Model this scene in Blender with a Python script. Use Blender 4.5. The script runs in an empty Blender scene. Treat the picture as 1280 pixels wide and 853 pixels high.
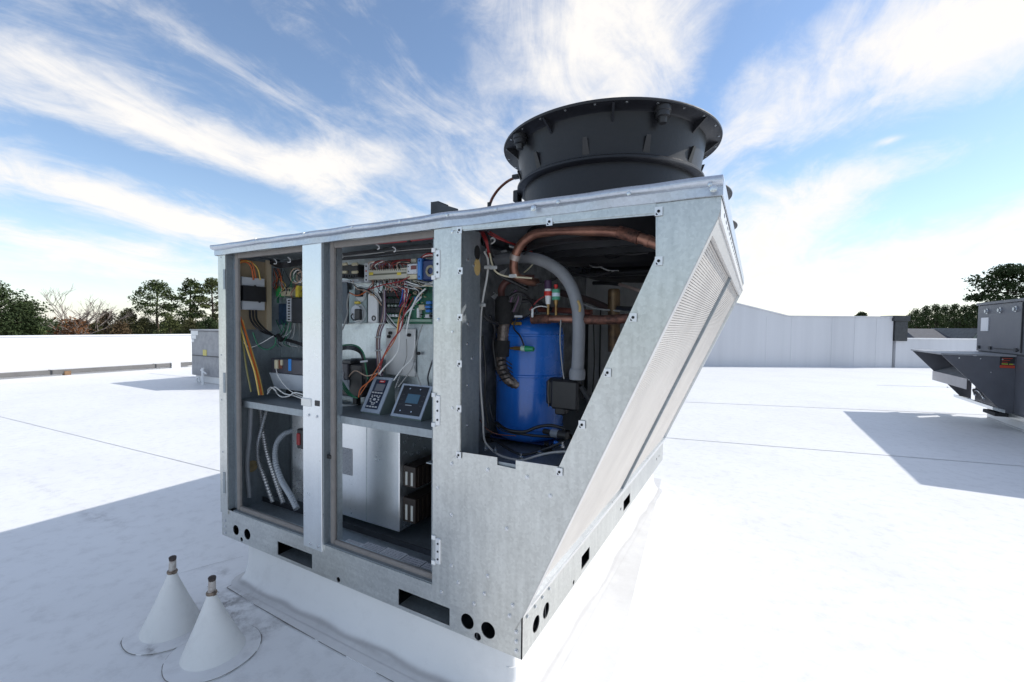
import bpy, math, random
from mathutils import Vector, Matrix, noise as mnoise
from mathutils.geometry import tessellate_polygon
R = math.radians
random.seed(7)
scene = bpy.context.scene
col = scene.collection
DZ = 0.20            # unit coordinates have z=0 at the underside of the base rail; the roof lies 0.20 m lower

# ------------------------------------------------------------------ camera
CAM = Vector((1.9875, -1.0531, .9115)); YAW, PITCH, ROLL, FPX = -.5002, .0336, .0117, 553.36
_cy, _sy, _cp, _sp = math.cos(YAW), math.sin(YAW), math.cos(PITCH), math.sin(PITCH)
FW = Vector((_sy*_cp, _cy*_cp, -_sp)); _rt = Vector((_cy, -_sy, 0)); _up = _rt.cross(FW)
RT = _rt*math.cos(ROLL) + _up*math.sin(ROLL); UP = _up*math.cos(ROLL) - _rt*math.sin(ROLL)
cd = bpy.data.cameras.new('camera'); cam = bpy.data.objects.new('camera', cd); col.objects.link(cam)
cd.sensor_width = 36; cd.lens = FPX/1280*36; cd.clip_start = .02; cd.clip_end = 3000
cam.matrix_world = Matrix.Translation(CAM + Vector((0, 0, DZ))) @ Matrix((RT, UP, -FW)).transposed().to_4x4()
scene.camera = cam
scene.render.resolution_x, scene.render.resolution_y = 1024, 682

def ray(px, py): return FW + RT*((px-640)/FPX) - UP*((py-426.5)/FPX)
def on(ax, val, px, py):
    d = ray(px, py); t = (val-CAM[ax])/d[ax]; return CAM + d*t
def at(px, py, Y): return on(1, Y, px, py)
def far(px, py, dist):
    d = ray(px, py); return CAM + d*(dist/FW.dot(d))

# ------------------------------------------------------------------ light, sky, exposure
SUN = Vector((1.0, .84, 1.0)).normalized()
sl = bpy.data.lights.new('sun', 'SUN'); sl.energy = 3.0; sl.angle = R(.55); sl.color = (1, .965, .91)
so = bpy.data.objects.new('sun', sl); col.objects.link(so)
so.rotation_euler = SUN.to_track_quat('Z', 'Y').to_euler()
scene.view_settings.view_transform = 'Standard'; scene.view_settings.look = 'None'
scene.view_settings.exposure = .43; scene.view_settings.gamma = 1
w = bpy.data.worlds.new('World'); scene.world = w; w.use_nodes = True
wt = w.node_tree; wt.nodes.clear()
class NT:
    def __init__(s, t): s.t = t
    def n(s, typ, **k):
        o = s.t.nodes.new(typ)
        for a, b in k.items():
            if a.startswith('i_'):
                key = a[2:]; o.inputs[int(key) if key.isdigit() else key.replace('_', ' ')].default_value = b
            else: setattr(o, a, b)
        return o
    def l(s, a, b): s.t.links.new(a, b)
    def m(s, op, a, b=None, c=None, clamp=False):
        o = s.t.nodes.new('ShaderNodeMath'); o.operation = op; o.use_clamp = clamp
        for i, x in enumerate((a, b, c)):
            if x is None: continue
            if isinstance(x, (int, float)): o.inputs[i].default_value = x
            else: s.l(x, o.inputs[i])
        return o.outputs[0]
W = NT(wt)
sky = W.n('ShaderNodeTexSky', sky_type='NISHITA', sun_disc=False)
sky.sun_elevation = math.asin(SUN.z); sky.sun_rotation = math.atan2(SUN.x, SUN.y)
sky.altitude = 300; sky.air_density = 1.0; sky.dust_density = .3; sky.ozone_density = 1.6
tc = W.n('ShaderNodeTexCoord'); sp = W.n('ShaderNodeSeparateXYZ'); W.l(tc.outputs['Generated'], sp.inputs[0])
zc = W.m('ADD', W.m('MAXIMUM', sp.outputs[2], 0.0), .24)
X_ = W.m('DIVIDE', sp.outputs[0], zc); Y_ = W.m('DIVIDE', sp.outputs[1], zc)
AU = (-.137, .9906)                                   # the cirrus runs this way over the ground
U_ = W.m('ADD', W.m('MULTIPLY', X_, AU[0]), W.m('MULTIPLY', Y_, AU[1]))
V_ = W.m('ADD', W.m('MULTIPLY', X_, AU[1]), W.m('MULTIPLY', Y_, -AU[0]))
def noise(su, sv, scale, det, rough, dist, off=0):
    c = W.n('ShaderNodeCombineXYZ'); W.l(W.m('MULTIPLY', U_, su), c.inputs[0]); W.l(W.m('MULTIPLY', V_, sv), c.inputs[1]); c.inputs[2].default_value = off
    nn = W.n('ShaderNodeTexNoise'); W.l(c.outputs[0], nn.inputs['Vector'])
    nn.inputs['Scale'].default_value = scale; nn.inputs['Detail'].default_value = det
    nn.inputs['Roughness'].default_value = rough; nn.inputs['Distortion'].default_value = dist
    return nn.outputs[0]
n1 = noise(.75, 1.15, 1.5, 7, .58, .8, 3.1)
n2 = noise(.75, 1.45, 3.0, 10, .66, 1.1, 9.4)
n3 = noise(1, 1.2, 9.0, 7, .65, .5, 1.7)
acc = W.m('ADD', W.m('ADD', W.m('MULTIPLY', n1, .40), W.m('MULTIPLY', n2, .52)), W.m('MULTIPLY', n3, .22))
BANKS = [  # centre (photo column, row), tilt in degrees, half length, half width, amount: the banks and gaps of cirrus seen in the sky
 (740, 40, 80, 150, 100, .26), (620, 100, 20, 90, 50, .08), (1120, 75, 25, 220, 50, .17), (1250, 15, 10, 130, 60, .10), (1040, 245, 35, 120, 38, .17),
 (960, 305, 20, 120, 50, .15), (1120, 345, 5, 260, 45, .12), (1240, 285, 20, 120, 24, .12), (900, 160, 10, 90, 50, .05), (130, 120, -18, 220, 34, .13),
 (50, 65, -25, 120, 50, .08), (300, 192, -15, 110, 24, .17), (425, 205, 5, 70, 28, .22), (150, 252, -17, 200, 20, .22), (285, 297, -12, 90, 18, .14),
 (60, 300, -5, 140, 18, .11), (160, 335, -4, 200, 22, .12), (520, 135, -40, 90, 22, .07), (570, 260, 10, 100, 30, .08), (1110, 176, 15, 16, 5, .22),
 (330, 55, -28, 170, 40, -.13), (520, 60, -20, 110, 48, -.11), (190, 208, -15, 140, 12, -.16), (60, 268, -12, 160, 16, -.18), (340, 250, -15, 90, 12, -.10),
 (1190, 238, 12, 120, 26, -.20), (1150, 165, 15, 150, 24, -.17), (910, 70, 65, 100, 26, -.17), (960, 190, 15, 90, 22, -.12), (80, 362, 0, 220, 14, -.12), (120, 178, -18, 150, 10, -.07), (1000, 10, 30, 60, 18, -.10)]
for px, py, ang, ln, wd_, am in BANKS:
    c0 = ray(px, py).normalized(); ca, sa = math.cos(R(ang)), math.sin(R(ang))
    e1 = (ray(px+ca*20, py-sa*20).normalized()-c0).normalized(); e2 = c0.cross(e1).normalized(); k = (ray(px, py).length*FPX)
    la, lb_ = ln/k, wd_/k
    d1 = W.n('ShaderNodeVectorMath', operation='DOT_PRODUCT'); W.l(tc.outputs['Generated'], d1.inputs[0]); d1.inputs[1].default_value = e1/la
    d2 = W.n('ShaderNodeVectorMath', operation='DOT_PRODUCT'); W.l(tc.outputs['Generated'], d2.inputs[0]); d2.inputs[1].default_value = e2/lb_
    a = W.m('SUBTRACT', d1.outputs['Value'], c0.dot(e1)/la); b = W.m('SUBTRACT', d2.outputs['Value'], c0.dot(e2)/lb_)
    e = W.m('POWER', 2.71828, W.m('MULTIPLY', W.m('ADD', W.m('MULTIPLY', a, a), W.m('MULTIPLY', b, b)), -1.0))
    acc = W.m('MULTIPLY_ADD', e, am, acc)
mr = W.n('ShaderNodeMapRange', interpolation_type='SMOOTHSTEP'); W.l(acc, mr.inputs[0])
mr.inputs[1].default_value = .455; mr.inputs[2].default_value = .86; mr.inputs[3].default_value = .05; mr.inputs[4].default_value = 1.0
hs = W.n('ShaderNodeHueSaturation'); hs.inputs['Saturation'].default_value = 1.08; hs.inputs['Value'].default_value = 1.10; W.l(sky.outputs[0], hs.inputs['Color'])
cm = W.n('ShaderNodeMix', data_type='RGBA')
hz = W.n('ShaderNodeMix', data_type='RGBA')            # pale haze low down all round
W.l(W.m('MULTIPLY', W.m('POWER', W.m('SUBTRACT', 1.0, W.m('MAXIMUM', sp.outputs[2], 0.0)), 8.0), .56), hz.inputs[0]); W.l(hs.outputs[0], hz.inputs[6]); hz.inputs[7].default_value = (4.75, 5.05, 5.4, 1)
W.l(mr.outputs[0], cm.inputs[0]); W.l(hz.outputs[2], cm.inputs[6]); cm.inputs[7].default_value = (6.25, 6.05, 5.82, 1)
bg = W.n('ShaderNodeBackground'); bg.inputs[1].default_value = .125; W.l(cm.outputs[2], bg.inputs[0])
wo = W.n('ShaderNodeOutputWorld'); W.l(bg.outputs[0], wo.inputs[0])

# ------------------------------------------------------------------ materials
MATS = {}
def mat(name, c, rough=.5, metal=0., var=0., vs=8., bump=0., bs=40., stretch=None, c2=None, spec=.5, coat=0., coord='Object', rvar=0.):
    if name in MATS: return MATS[name]
    m = bpy.data.materials.new(name); m.use_nodes = True; t = m.node_tree; N = NT(t)
    b = t.nodes['Principled BSDF']; b.inputs['Roughness'].default_value = rough; b.inputs['Metallic'].default_value = metal
    b.inputs['Base Color'].default_value = (*c, 1); b.inputs['Specular IOR Level'].default_value = spec
    if coat: b.inputs['Coat Weight'].default_value = coat; b.inputs['Coat Roughness'].default_value = .1
    if var or bump or c2 or rvar:
        tcn = N.n('ShaderNodeTexCoord'); mp = N.n('ShaderNodeMapping'); N.l(tcn.outputs[coord], mp.inputs[0])
        if stretch: mp.inputs['Scale'].default_value = stretch
        nz = N.n('ShaderNodeTexNoise'); N.l(mp.outputs[0], nz.inputs['Vector']); nz.inputs['Scale'].default_value = vs
        nz.inputs['Detail'].default_value = 6; nz.inputs['Roughness'].default_value = .62
        r = N.n('ShaderNodeMapRange'); N.l(nz.outputs[0], r.inputs[0]); r.inputs[1].default_value = .3; r.inputs[2].default_value = .7
        mx = N.n('ShaderNodeMix', data_type='RGBA'); N.l(r.outputs[0], mx.inputs[0])
        lo = tuple(max(0, x*(1-var)) for x in c) if c2 is None else c2
        mx.inputs[6].default_value = (*lo, 1); mx.inputs[7].default_value = (*[min(1, x*(1+var)) for x in c], 1)
        N.l(mx.outputs[2], b.inputs['Base Color'])
        if rvar:
            rr = N.n('ShaderNodeMapRange'); N.l(nz.outputs[0], rr.inputs[0]); rr.inputs[1].default_value = .3; rr.inputs[2].default_value = .7
            rr.inputs[3].default_value = rough-rvar; rr.inputs[4].default_value = rough+rvar; N.l(rr.outputs[0], b.inputs['Roughness'])
        if bump:
            n2_ = N.n('ShaderNodeTexNoise'); N.l(mp.outputs[0], n2_.inputs['Vector']); n2_.inputs['Scale'].default_value = bs; n2_.inputs['Detail'].default_value = 4
            bp = N.n('ShaderNodeBump'); bp.inputs['Strength'].default_value = bump; bp.inputs['Distance'].default_value = .01
            N.l(n2_.outputs[0], bp.inputs['Height']); N.l(bp.outputs[0], b.inputs['Normal'])
    MATS[name] = m; return m

def galv(name, c, rough=.42, metal=.85, streak=(1, 1, .12), sc=60, amt=.34):
    """zinc coated sheet: spangle, rolled streaks, dull stains"""
    m = bpy.data.materials.new(name); m.use_nodes = True; t = m.node_tree; N = NT(t); b = t.nodes['Principled BSDF']
    tcn = N.n('ShaderNodeTexCoord'); mp = N.n('ShaderNodeMapping'); N.l(tcn.outputs['Object'], mp.inputs[0]); mp.inputs['Scale'].default_value = streak
    st = N.n('ShaderNodeTexNoise'); N.l(mp.outputs[0], st.inputs['Vector']); st.inputs['Scale'].default_value = sc; st.inputs['Detail'].default_value = 5
    vo = N.n('ShaderNodeTexVoronoi'); N.l(tcn.outputs['Object'], vo.inputs['Vector']); vo.inputs['Scale'].default_value = 140
    sv = N.n('ShaderNodeSeparateColor'); N.l(vo.outputs['Color'], sv.inputs[0])
    bl = N.n('ShaderNodeTexNoise'); N.l(tcn.outputs['Object'], bl.inputs['Vector']); bl.inputs['Scale'].default_value = 5; bl.inputs['Detail'].default_value = 7; bl.inputs['Roughness'].default_value = .65
    s = N.m('ADD', N.m('MULTIPLY', N.m('SUBTRACT', st.outputs[0], .5), 1.15), N.m('MULTIPLY', N.m('SUBTRACT', sv.outputs[0], .5), .42))
    s = N.m('ADD', s, N.m('MULTIPLY', N.m('SUBTRACT', bl.outputs[0], .5), 1.1))
    f = N.m('ADD', N.m('MULTIPLY', s, amt), 1.0)
    vm = N.n('ShaderNodeVectorMath', operation='SCALE'); vm.inputs[0].default_value = c; N.l(f, vm.inputs['Scale'])
    N.l(vm.outputs[0], b.inputs['Base Color'])
    N.l(N.m('ADD', N.m('MULTIPLY', s, .07), rough), b.inputs['Roughness']); b.inputs['Metallic'].default_value = metal
    bp = N.n('ShaderNodeBump'); bp.inputs['Strength'].default_value = .05; bp.inputs['Distance'].default_value = .01
    b2 = N.n('ShaderNodeTexNoise'); N.l(tcn.outputs['Object'], b2.inputs['Vector']); b2.inputs['Scale'].default_value = 9; b2.inputs['Detail'].default_value = 2
    N.l(b2.outputs[0], bp.inputs['Height']); N.l(bp.outputs[0], b.inputs['Normal'])
    MATS[name] = m; return m

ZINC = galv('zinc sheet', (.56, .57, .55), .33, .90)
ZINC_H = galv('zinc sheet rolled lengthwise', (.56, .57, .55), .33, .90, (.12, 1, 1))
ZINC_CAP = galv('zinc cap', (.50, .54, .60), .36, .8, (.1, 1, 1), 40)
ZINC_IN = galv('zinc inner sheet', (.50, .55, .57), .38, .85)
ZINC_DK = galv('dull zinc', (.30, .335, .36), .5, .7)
ZINC_BR = galv('bright zinc', (.72, .75, .77), .3, .9, (1, 1, .1), 30, .10)
GASKET = mat('gasket', (.23, .21, .195), .8, 0, .1, 30)
WHITEPL = mat('white plastic', (.75, .76, .76), .45, 0, .06, 20)
GREYPL = mat('grey plastic', (.42, .44, .46), .5, 0, .08, 20)
LGREY = mat('light grey paint', (.55, .57, .60), .45, 0, .05, 8)
BLACKPL = mat('black plastic', (.018, .018, .02), .45, 0, .2, 20)
BLACKM = mat('black moulding', (.014, .0145, .018), .42, 0, .35, 5, .06, 60, rvar=.1, spec=.38)
BLACKR = mat('black rubber', (.012, .012, .013), .7, 0, .2, 30)
FOAM = mat('black foam sleeve', (.022, .021, .021), .9, 0, .2, 60, .2, 120)
DARKM = mat('dark metal', (.05, .053, .058), .45, .4, .25, 12)
SCREWM = mat('screw zinc', (.62, .64, .66), .25, .9)
HOLEM = mat('hole dark', (.01, .01, .01), .9)
COPPER = mat('copper tube', (.44, .22, .155), .42, .75, .0, 16, .08, 60, c2=(.17, .08, .06), rvar=.12)
COPPER_D = mat('brazed copper', (.26, .115, .08), .55, .6, 0, 60, .3, 140, c2=(.03, .022, .022))
BRASS = mat('brass', (.50, .33, .13), .38, .8, .2, 30, c2=(.18, .10, .04))
BROWNTUBE = mat('brown tube', (.20, .125, .06), .4, .5, 0, 30, c2=(.07, .045, .03))
BLUE = mat('blue enamel', (.016, .150, .58), .24, 0, .14, 6, .04, 30, coat=.6, rvar=.08)
BLUEPL = mat('blue plastic', (.05, .20, .55), .4, 0, .1, 20)
NAVY = mat('navy plastic', (.012, .03, .12), .45, 0, .1, 20)
GREYTUBE = mat('grey insulated tube', (.26, .27, .29), .55, 0, .1, 20, .1, 60)
TAN = mat('tan board', (.42, .33, .22), .6, 0, 0, 12, .1, 50, c2=(.33, .26, .17))
BEIGE = mat('beige duct', (.50, .48, .40), .55, 0, .06, 20)
GREENPCB = mat('circuit board green', (.03, .14, .085), .45, 0, .4, 60)
GREENC = mat('green connector', (.03, .33, .09), .45)
YELLOW = mat('yellow plastic', (.65, .50, .05), .5)
REDPL = mat('red plastic', (.55, .03, .025), .4)
DKRED = mat('dark red', (.25, .02, .02), .4)
ORANGE = mat('orange wire', (.55, .12, .025), .45)
YELW = mat('yellow wire', (.70, .48, .12), .45)
WHITEW = mat('white wire', (.68, .68, .66), .45)
BLACKW = mat('black wire', (.012, .012, .014), .4)
GREYW = mat('grey wire', (.35, .35, .34), .45)
GREENW = mat('green wire', (.02, .16, .08), .45)
REDW = mat('red wire', (.26, .015, .018), .45)
PURPW = mat('purple wire', (.14, .07, .13), .5)
BROWNW = mat('brown wire', (.17, .055, .03), .45)
BLUEW = mat('blue wire', (.03, .10, .42), .45)
PINKW = mat('pale brown wire', (.50, .36, .27), .5)
FLEX = mat('flexible steel conduit', (.48, .49, .50), .35, .7)
CREAM = mat('cream terminal', (.58, .52, .36), .55)
SCREEN = mat('display glass', (.06, .13, .19), .12, 0, .1, 4)
SCREEN2 = mat('small display glass', (.16, .17, .19), .15)
KEY = mat('grey button', (.50, .51, .52), .5)
GREYPAINT = mat('grey cabinet paint', (.105, .108, .125), .42, 0, .12, 5, .04, 60, rvar=.08)
GREYUNIT = mat('mid grey cabinet paint', (.28, .285, .30), .5, 0, .2, 9)
COILM = mat('aluminium coil', (.58, .55, .515), .55, .1, .06, 5, c2=(.52, .49, .46))
WHITEFR = mat('pale aluminium frame', (.62, .61, .60), .4, .3, .06, 14)
CORK = mat('tan foam', (.48, .33, .13), .8, 0, .1, 60)
GREENL = mat('green label', (.08, .35, .22), .5)
WRAP = mat('clear plastic wrap', (.30, .24, .21), .2, .3, 0, 40, .7, 50, c2=(.03, .025, .02))
DIRTYW = mat('dusty white panel', (.72, .73, .73), .6, .0, 0, 7, .05, 30, c2=(.36, .37, .37), stretch=(1, 1, .35))
DIRTYG = mat('dusty dark panel', (.34, .35, .365), .6, .2, 0, 16, .1, 60, c2=(.10, .105, .11))

def paper(name, c, lines, axis=2, blk=(.10, .11, .15)):
    """flat print: rows of small text"""
    m = bpy.data.materials.new(name); m.use_nodes = True; N = NT(m.node_tree); b = m.node_tree.nodes['Principled BSDF']; b.inputs['Roughness'].default_value = .6
    tcn = N.n('ShaderNodeTexCoord'); s = N.n('ShaderNodeSeparateXYZ'); N.l(tcn.outputs['Generated'], s.inputs[0])
    ax = N.m('MULTIPLY', s.outputs[axis], 1.0)
    wv = N.m('GREATER_THAN', N.m('FRACT', N.m('MULTIPLY', ax, lines)), .5)
    c_ = N.n('ShaderNodeCombineXYZ'); N.l(N.m('MULTIPLY', s.outputs[0], 22), c_.inputs[0]); N.l(N.m('FLOOR', N.m('MULTIPLY', ax, lines)), c_.inputs[1])
    nz = N.n('ShaderNodeTexNoise'); N.l(c_.outputs[0], nz.inputs['Vector']); nz.inputs['Scale'].default_value = 1.7
    k = N.m('MULTIPLY', wv, N.m('GREATER_THAN', nz.outputs[0], .46))
    inn = N.m('MULTIPLY', N.m('GREATER_THAN', s.outputs[0], .07), N.m('LESS_THAN', s.outputs[0], .93))
    k = N.m('MULTIPLY', N.m('MULTIPLY', k, inn), .6)
    mx = N.n('ShaderNodeMix', data_type='RGBA'); N.l(k, mx.inputs[0]); mx.inputs[6].default_value = (*c, 1); mx.inputs[7].default_value = (*blk, 1)
    N.l(mx.outputs[2], b.inputs['Base Color']); MATS[name] = m; return m
PAPER = paper('printed paper', (.66, .67, .69), 9, 1)
PAPER3 = paper('printed pale label', (.56, .57, .60), 7, 1)
PAPER2 = paper('printed grey label', (.42, .43, .46), 20)

def membrane(name, c, stain, foot=0):
    m = bpy.data.materials.new(name); m.use_nodes = True; N = NT(m.node_tree); b = m.node_tree.nodes['Principled BSDF']; b.inputs['Roughness'].default_value = .55
    g = N.n('ShaderNodeNewGeometry')
    a = N.n('ShaderNodeTexNoise'); N.l(g.outputs['Position'], a.inputs['Vector']); a.inputs['Scale'].default_value = .9; a.inputs['Detail'].default_value = 9; a.inputs['Roughness'].default_value = .7
    f = N.n('ShaderNodeTexNoise'); N.l(g.outputs['Position'], f.inputs['Vector']); f.inputs['Scale'].default_value = 14; f.inputs['Detail'].default_value = 8; f.inputs['Roughness'].default_value = .72
    r1 = N.n('ShaderNodeMapRange'); N.l(a.outputs[0], r1.inputs[0]); r1.inputs[1].default_value = .45; r1.inputs[2].default_value = .75
    r2 = N.n('ShaderNodeMapRange'); N.l(f.outputs[0], r2.inputs[0]); r2.inputs[1].default_value = .5; r2.inputs[2].default_value = .78
    k = N.m('ADD', N.m('MULTIPLY', r1.outputs[0], stain*.5), N.m('MULTIPLY', r2.outputs[0], stain), clamp=True)
    # dried puddle stains of their own shape beside the two pipe cones
    sp_ = N.n('ShaderNodeSeparateXYZ'); N.l(g.outputs['Position'], sp_.inputs[0])
    for (x, y, rx, ry, am) in ((.20, -.09, .10, .075, .75), (.33, -.13, .08, .04, .4), (.46, -.10, .05, .07, .4), (.24, -.35, .05, .015, .7), (-.05, .04, .05, .02, .35), (-1.25, -.0, .25, .05, .25), (-2.1, .0, .4, .03, .2)):
        u = N.m('DIVIDE', N.m('SUBTRACT', sp_.outputs[0], x), rx); v = N.m('DIVIDE', N.m('SUBTRACT', sp_.outputs[1], y), ry)
        e = N.m('POWER', 2.718, N.m('MULTIPLY', N.m('ADD', N.m('MULTIPLY', u, u), N.m('MULTIPLY', v, v)), -1.0))
        rr = N.n('ShaderNodeMapRange'); N.l(f.outputs[0], rr.inputs[0]); rr.inputs[1].default_value = .42; rr.inputs[2].default_value = .58
        k = N.m('ADD', k, N.m('MULTIPLY', N.m('MULTIPLY', e, rr.outputs[0]), am), clamp=True)
    if foot:                                             # thin brownish band near the foot of the curb, wavering with noise
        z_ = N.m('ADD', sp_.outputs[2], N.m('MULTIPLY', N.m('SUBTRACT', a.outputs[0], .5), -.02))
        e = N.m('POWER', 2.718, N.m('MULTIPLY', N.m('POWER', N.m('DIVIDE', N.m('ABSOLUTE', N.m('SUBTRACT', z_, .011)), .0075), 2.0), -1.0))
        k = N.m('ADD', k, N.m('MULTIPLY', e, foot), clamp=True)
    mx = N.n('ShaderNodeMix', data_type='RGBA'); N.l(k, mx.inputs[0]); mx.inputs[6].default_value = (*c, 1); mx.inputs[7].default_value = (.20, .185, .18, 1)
    N.l(mx.outputs[2], b.inputs['Base Color'])
    wr = N.n('ShaderNodeTexNoise'); N.l(g.outputs['Position'], wr.inputs['Vector']); wr.inputs['Scale'].default_value = 5; wr.inputs['Detail'].default_value = 6; wr.inputs['Distortion'].default_value = .6
    bp = N.n('ShaderNodeBump'); bp.inputs['Strength'].default_value = .35; bp.inputs['Distance'].default_value = .01; N.l(wr.outputs[0], bp.inputs['Height']); N.l(bp.outputs[0], b.inputs['Normal'])
    MATS[name] = m; return m
ROOFM = membrane('white roof membrane', (.80, .80, .795), .24)
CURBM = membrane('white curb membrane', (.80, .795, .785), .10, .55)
CONEM = membrane('cone flashing membrane', (.76, .755, .73), .14)
PATCHM = membrane('patch membrane', (.80, .80, .795), .26)
LAPDIRT = mat('thin dirt at the lap', (.76, .755, .75), .8, 0, .3, 30)
DIRTLINE = mat('dirt in the seam', (.20, .185, .175), .8, 0, .4, 30, coord='Object')
WALLM = mat('white parapet membrane', (.80, .80, .80), .6, 0, .05, 1.2, .06, 3, coord='Object', stretch=(1, 1, .25))
WALLG = mat('streaked white parapet membrane', (.66, .665, .69), .6, 0, .0, 1.0, .05, 3, c2=(.56, .565, .59), stretch=(1.6, 1.6, .06))
ROOFTILE = mat('roof shingle', (.085, .088, .10), .85, 0, .25, 3)
ROOFTILE2 = mat('lighter roof shingle', (.16, .165, .17), .85, 0, .2, 3)
HOUSEW = mat('house siding', (.38, .42, .42), .8, 0, .08, 3)
GRASS = mat('grass ground', (.05, .065, .03), .95, 0, .4, .05, coord='Object')
CONCRETE = mat('building wall', (.35, .34, .32), .9, 0, .1, 1)
BARK = mat('bark', (.10, .075, .055), .95, 0, .3, 6)
BARKP = mat('pale bare bark', (.30, .25, .22), .95, 0, .2, 3)
def leafm(n, c, var=.55, tr=0):
    return mat(n, c, .75, 0, var, .55, coord='Object', spec=.2)
PINE = leafm('pine needles', (.070, .095, .034)); PINE2 = leafm('dark pine needles', (.048, .070, .027))
PINE3 = leafm('olive pine needles', (.095, .110, .040)); RUST = leafm('rust leaves', (.17, .075, .032), .45); OLIVE = leafm('olive leaves', (.085, .085, .036)); BROWNL = leafm('brown leaves', (.11, .075, .04))

# ------------------------------------------------------------------ mesh helpers
class MB:
    def __init__(s): s.v = []; s.f = []
    def add(s, vs, fs):
        o = len(s.v); s.v += [tuple(v) for v in vs]; s.f += [tuple(i+o for i in f) for f in fs]; return s
    def box(s, x0, x1, y0, y1, z0, z1):
        if x0 > x1: x0, x1 = x1, x0
        if y0 > y1: y0, y1 = y1, y0
        if z0 > z1: z0, z1 = z1, z0
        v = [(x, y, z) for z in (z0, z1) for x, y in ((x0, y0), (x1, y0), (x1, y1), (x0, y1))]
        return s.add(v, [(3, 2, 1, 0), (4, 5, 6, 7), (0, 1, 5, 4), (1, 2, 6, 5), (2, 3, 7, 6), (3, 0, 4, 7)])
    def rbox(s, x0, x1, y0, y1, z0, z1, b=.002):
        """box with chamfered vertical-section edges (front face chamfer too)"""
        if x0 > x1: x0, x1 = x1, x0
        if z0 > z1: z0, z1 = z1, z0
        b = min(b, abs(x1-x0)*.3, abs(z1-z0)*.3, abs(y1-y0)*.45)
        P = [(x0+b, z0), (x1-b, z0), (x1, z0+b), (x1, z1-b), (x1-b, z1), (x0+b, z1), (x0, z1-b), (x0, z0+b)]
        Q = [(x0+b, z0+b), (x1-b, z0+b), (x1-b, z0+b), (x1-b, z1-b), (x1-b, z1-b), (x0+b, z1-b), (x0+b, z1-b), (x0+b, z0+b)]
        v = [(x, y0+b, z) for x, z in P] + [(x, y1, z) for x, z in P] + [(x0+b, y0, z0+b), (x1-b, y0, z0+b), (x1-b, y0, z1-b), (x0+b, y0, z1-b)]
        f = [(i, (i+1) % 8, (i+1) % 8+8, i+8) for i in range(8)] + [tuple(range(15, 7, -1))]
        f += [(16, 17, 18, 19), (0, 1, 17, 16), (1, 2, 17), (2, 3, 18, 17), (3, 4, 18), (4, 5, 19, 18), (5, 6, 19), (6, 7, 16, 19), (7, 0, 16)]
        return s.add(v, f)
    def tube(s, pts, r, n=8, cap=True, ripple=None):
        pts = [Vector(p) for p in pts]; rr = r if isinstance(r, (list, tuple)) else [r]*len(pts)
        t0 = (pts[1]-pts[0]).normalized(); a = Vector((0, 0, 1)) if abs(t0.z) < .9 else Vector((1, 0, 0)); u = t0.cross(a).normalized()
        vs = []; N = len(pts)
        for i, p in enumerate(pts):
            t = (pts[min(i+1, N-1)]-pts[max(i-1, 0)])
            if t.length < 1e-9: t = t0
            t = t.normalized(); u = (u-t*u.dot(t)).normalized(); w_ = t.cross(u)
            q = rr[i]*(1+(ripple if ripple and i % 2 else 0))
            vs += [p+(u*math.cos(2*math.pi*k/n)+w_*math.sin(2*math.pi*k/n))*q for k in range(n)]
        fs = [(i*n+k, i*n+(k+1) % n, (i+1)*n+(k+1) % n, (i+1)*n+k) for i in range(N-1) for k in range(n)]
        if cap: fs += [tuple(range(n-1, -1, -1)), tuple((N-1)*n+k for k in range(n))]
        return s.add(vs, fs)
    def lathe(s, c, prof, n=24, axis='Z', close=False, a0=0):
        """prof: (radius, height) pairs"""
        c = Vector(c); vs = []
        for r, h in prof:
            for k in range(n):
                a = a0+2*math.pi*k/n; q = (r*math.cos(a), r*math.sin(a), h)
                if axis == 'Y': q = (q[0], q[2], q[1])
                if axis == 'X': q = (q[2], q[0], q[1])
                vs.append(c+Vector(q))
        N = len(prof); last = N if close else N-1
        fs = [(i*n+k, i*n+(k+1) % n, ((i+1) % N)*n+(k+1) % n, ((i+1) % N)*n+k) for i in range(last) for k in range(n)]
        if not close:
            if prof[0][0] > 1e-6: fs.append(tuple(range(n-1, -1, -1)))
            if prof[-1][0] > 1e-6: fs.append(tuple((N-1)*n+k for k in range(n)))
        return s.add(vs, fs)
    def plate(s, loops, fn, w0, w1):
        """flat plate with holes: loops of (u,v); fn(u,v,w) -> point"""
        L3 = [[Vector((u, v, 0)) for u, v in lp] for lp in loops]
        flat = [p for lp in L3 for p in lp]; tri = tessellate_polygon(L3); n = len(flat)
        vs = [fn(p.x, p.y, w0) for p in flat]+[fn(p.x, p.y, w1) for p in flat]
        fs = [tuple(t) for t in tri]+[tuple(i+n for i in reversed(t)) for t in tri]
        o = 0
        for lp in L3:
            k = len(lp)
            fs += [(o+i, o+(i+1) % k, o+(i+1) % k+n, o+i+n) for i in range(k)]; o += k
        return s.add(vs, fs)
    def build(s, name, m, parent=None, label=None, smooth=35, org=None, fix=True):
        o0 = Vector(org) if org is not None else (Vector(parent['_o']) if parent is not None and '_o' in parent else Vector((0, 0, 0)))
        me = bpy.data.meshes.new(name); me.from_pydata([tuple(Vector(v)-o0) for v in s.v], [], s.f); 
        me.validate()
        if fix:
            import bmesh
            b = bmesh.new(); b.from_mesh(me); bmesh.ops.recalc_face_normals(b, faces=b.faces); b.to_mesh(me); b.free()
        me.materials.append(m)
        if smooth:
            me.shade_smooth(); me.set_sharp_from_angle(angle=R(smooth))
        ob = bpy.data.objects.new(name, me); col.objects.link(ob); ob['_o'] = tuple(o0)
        if parent is not None: ob.parent = parent
        else: ob.location = o0+Vector((0, 0, DZ))
        if label: ob['label'] = label
        return ob
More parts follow.
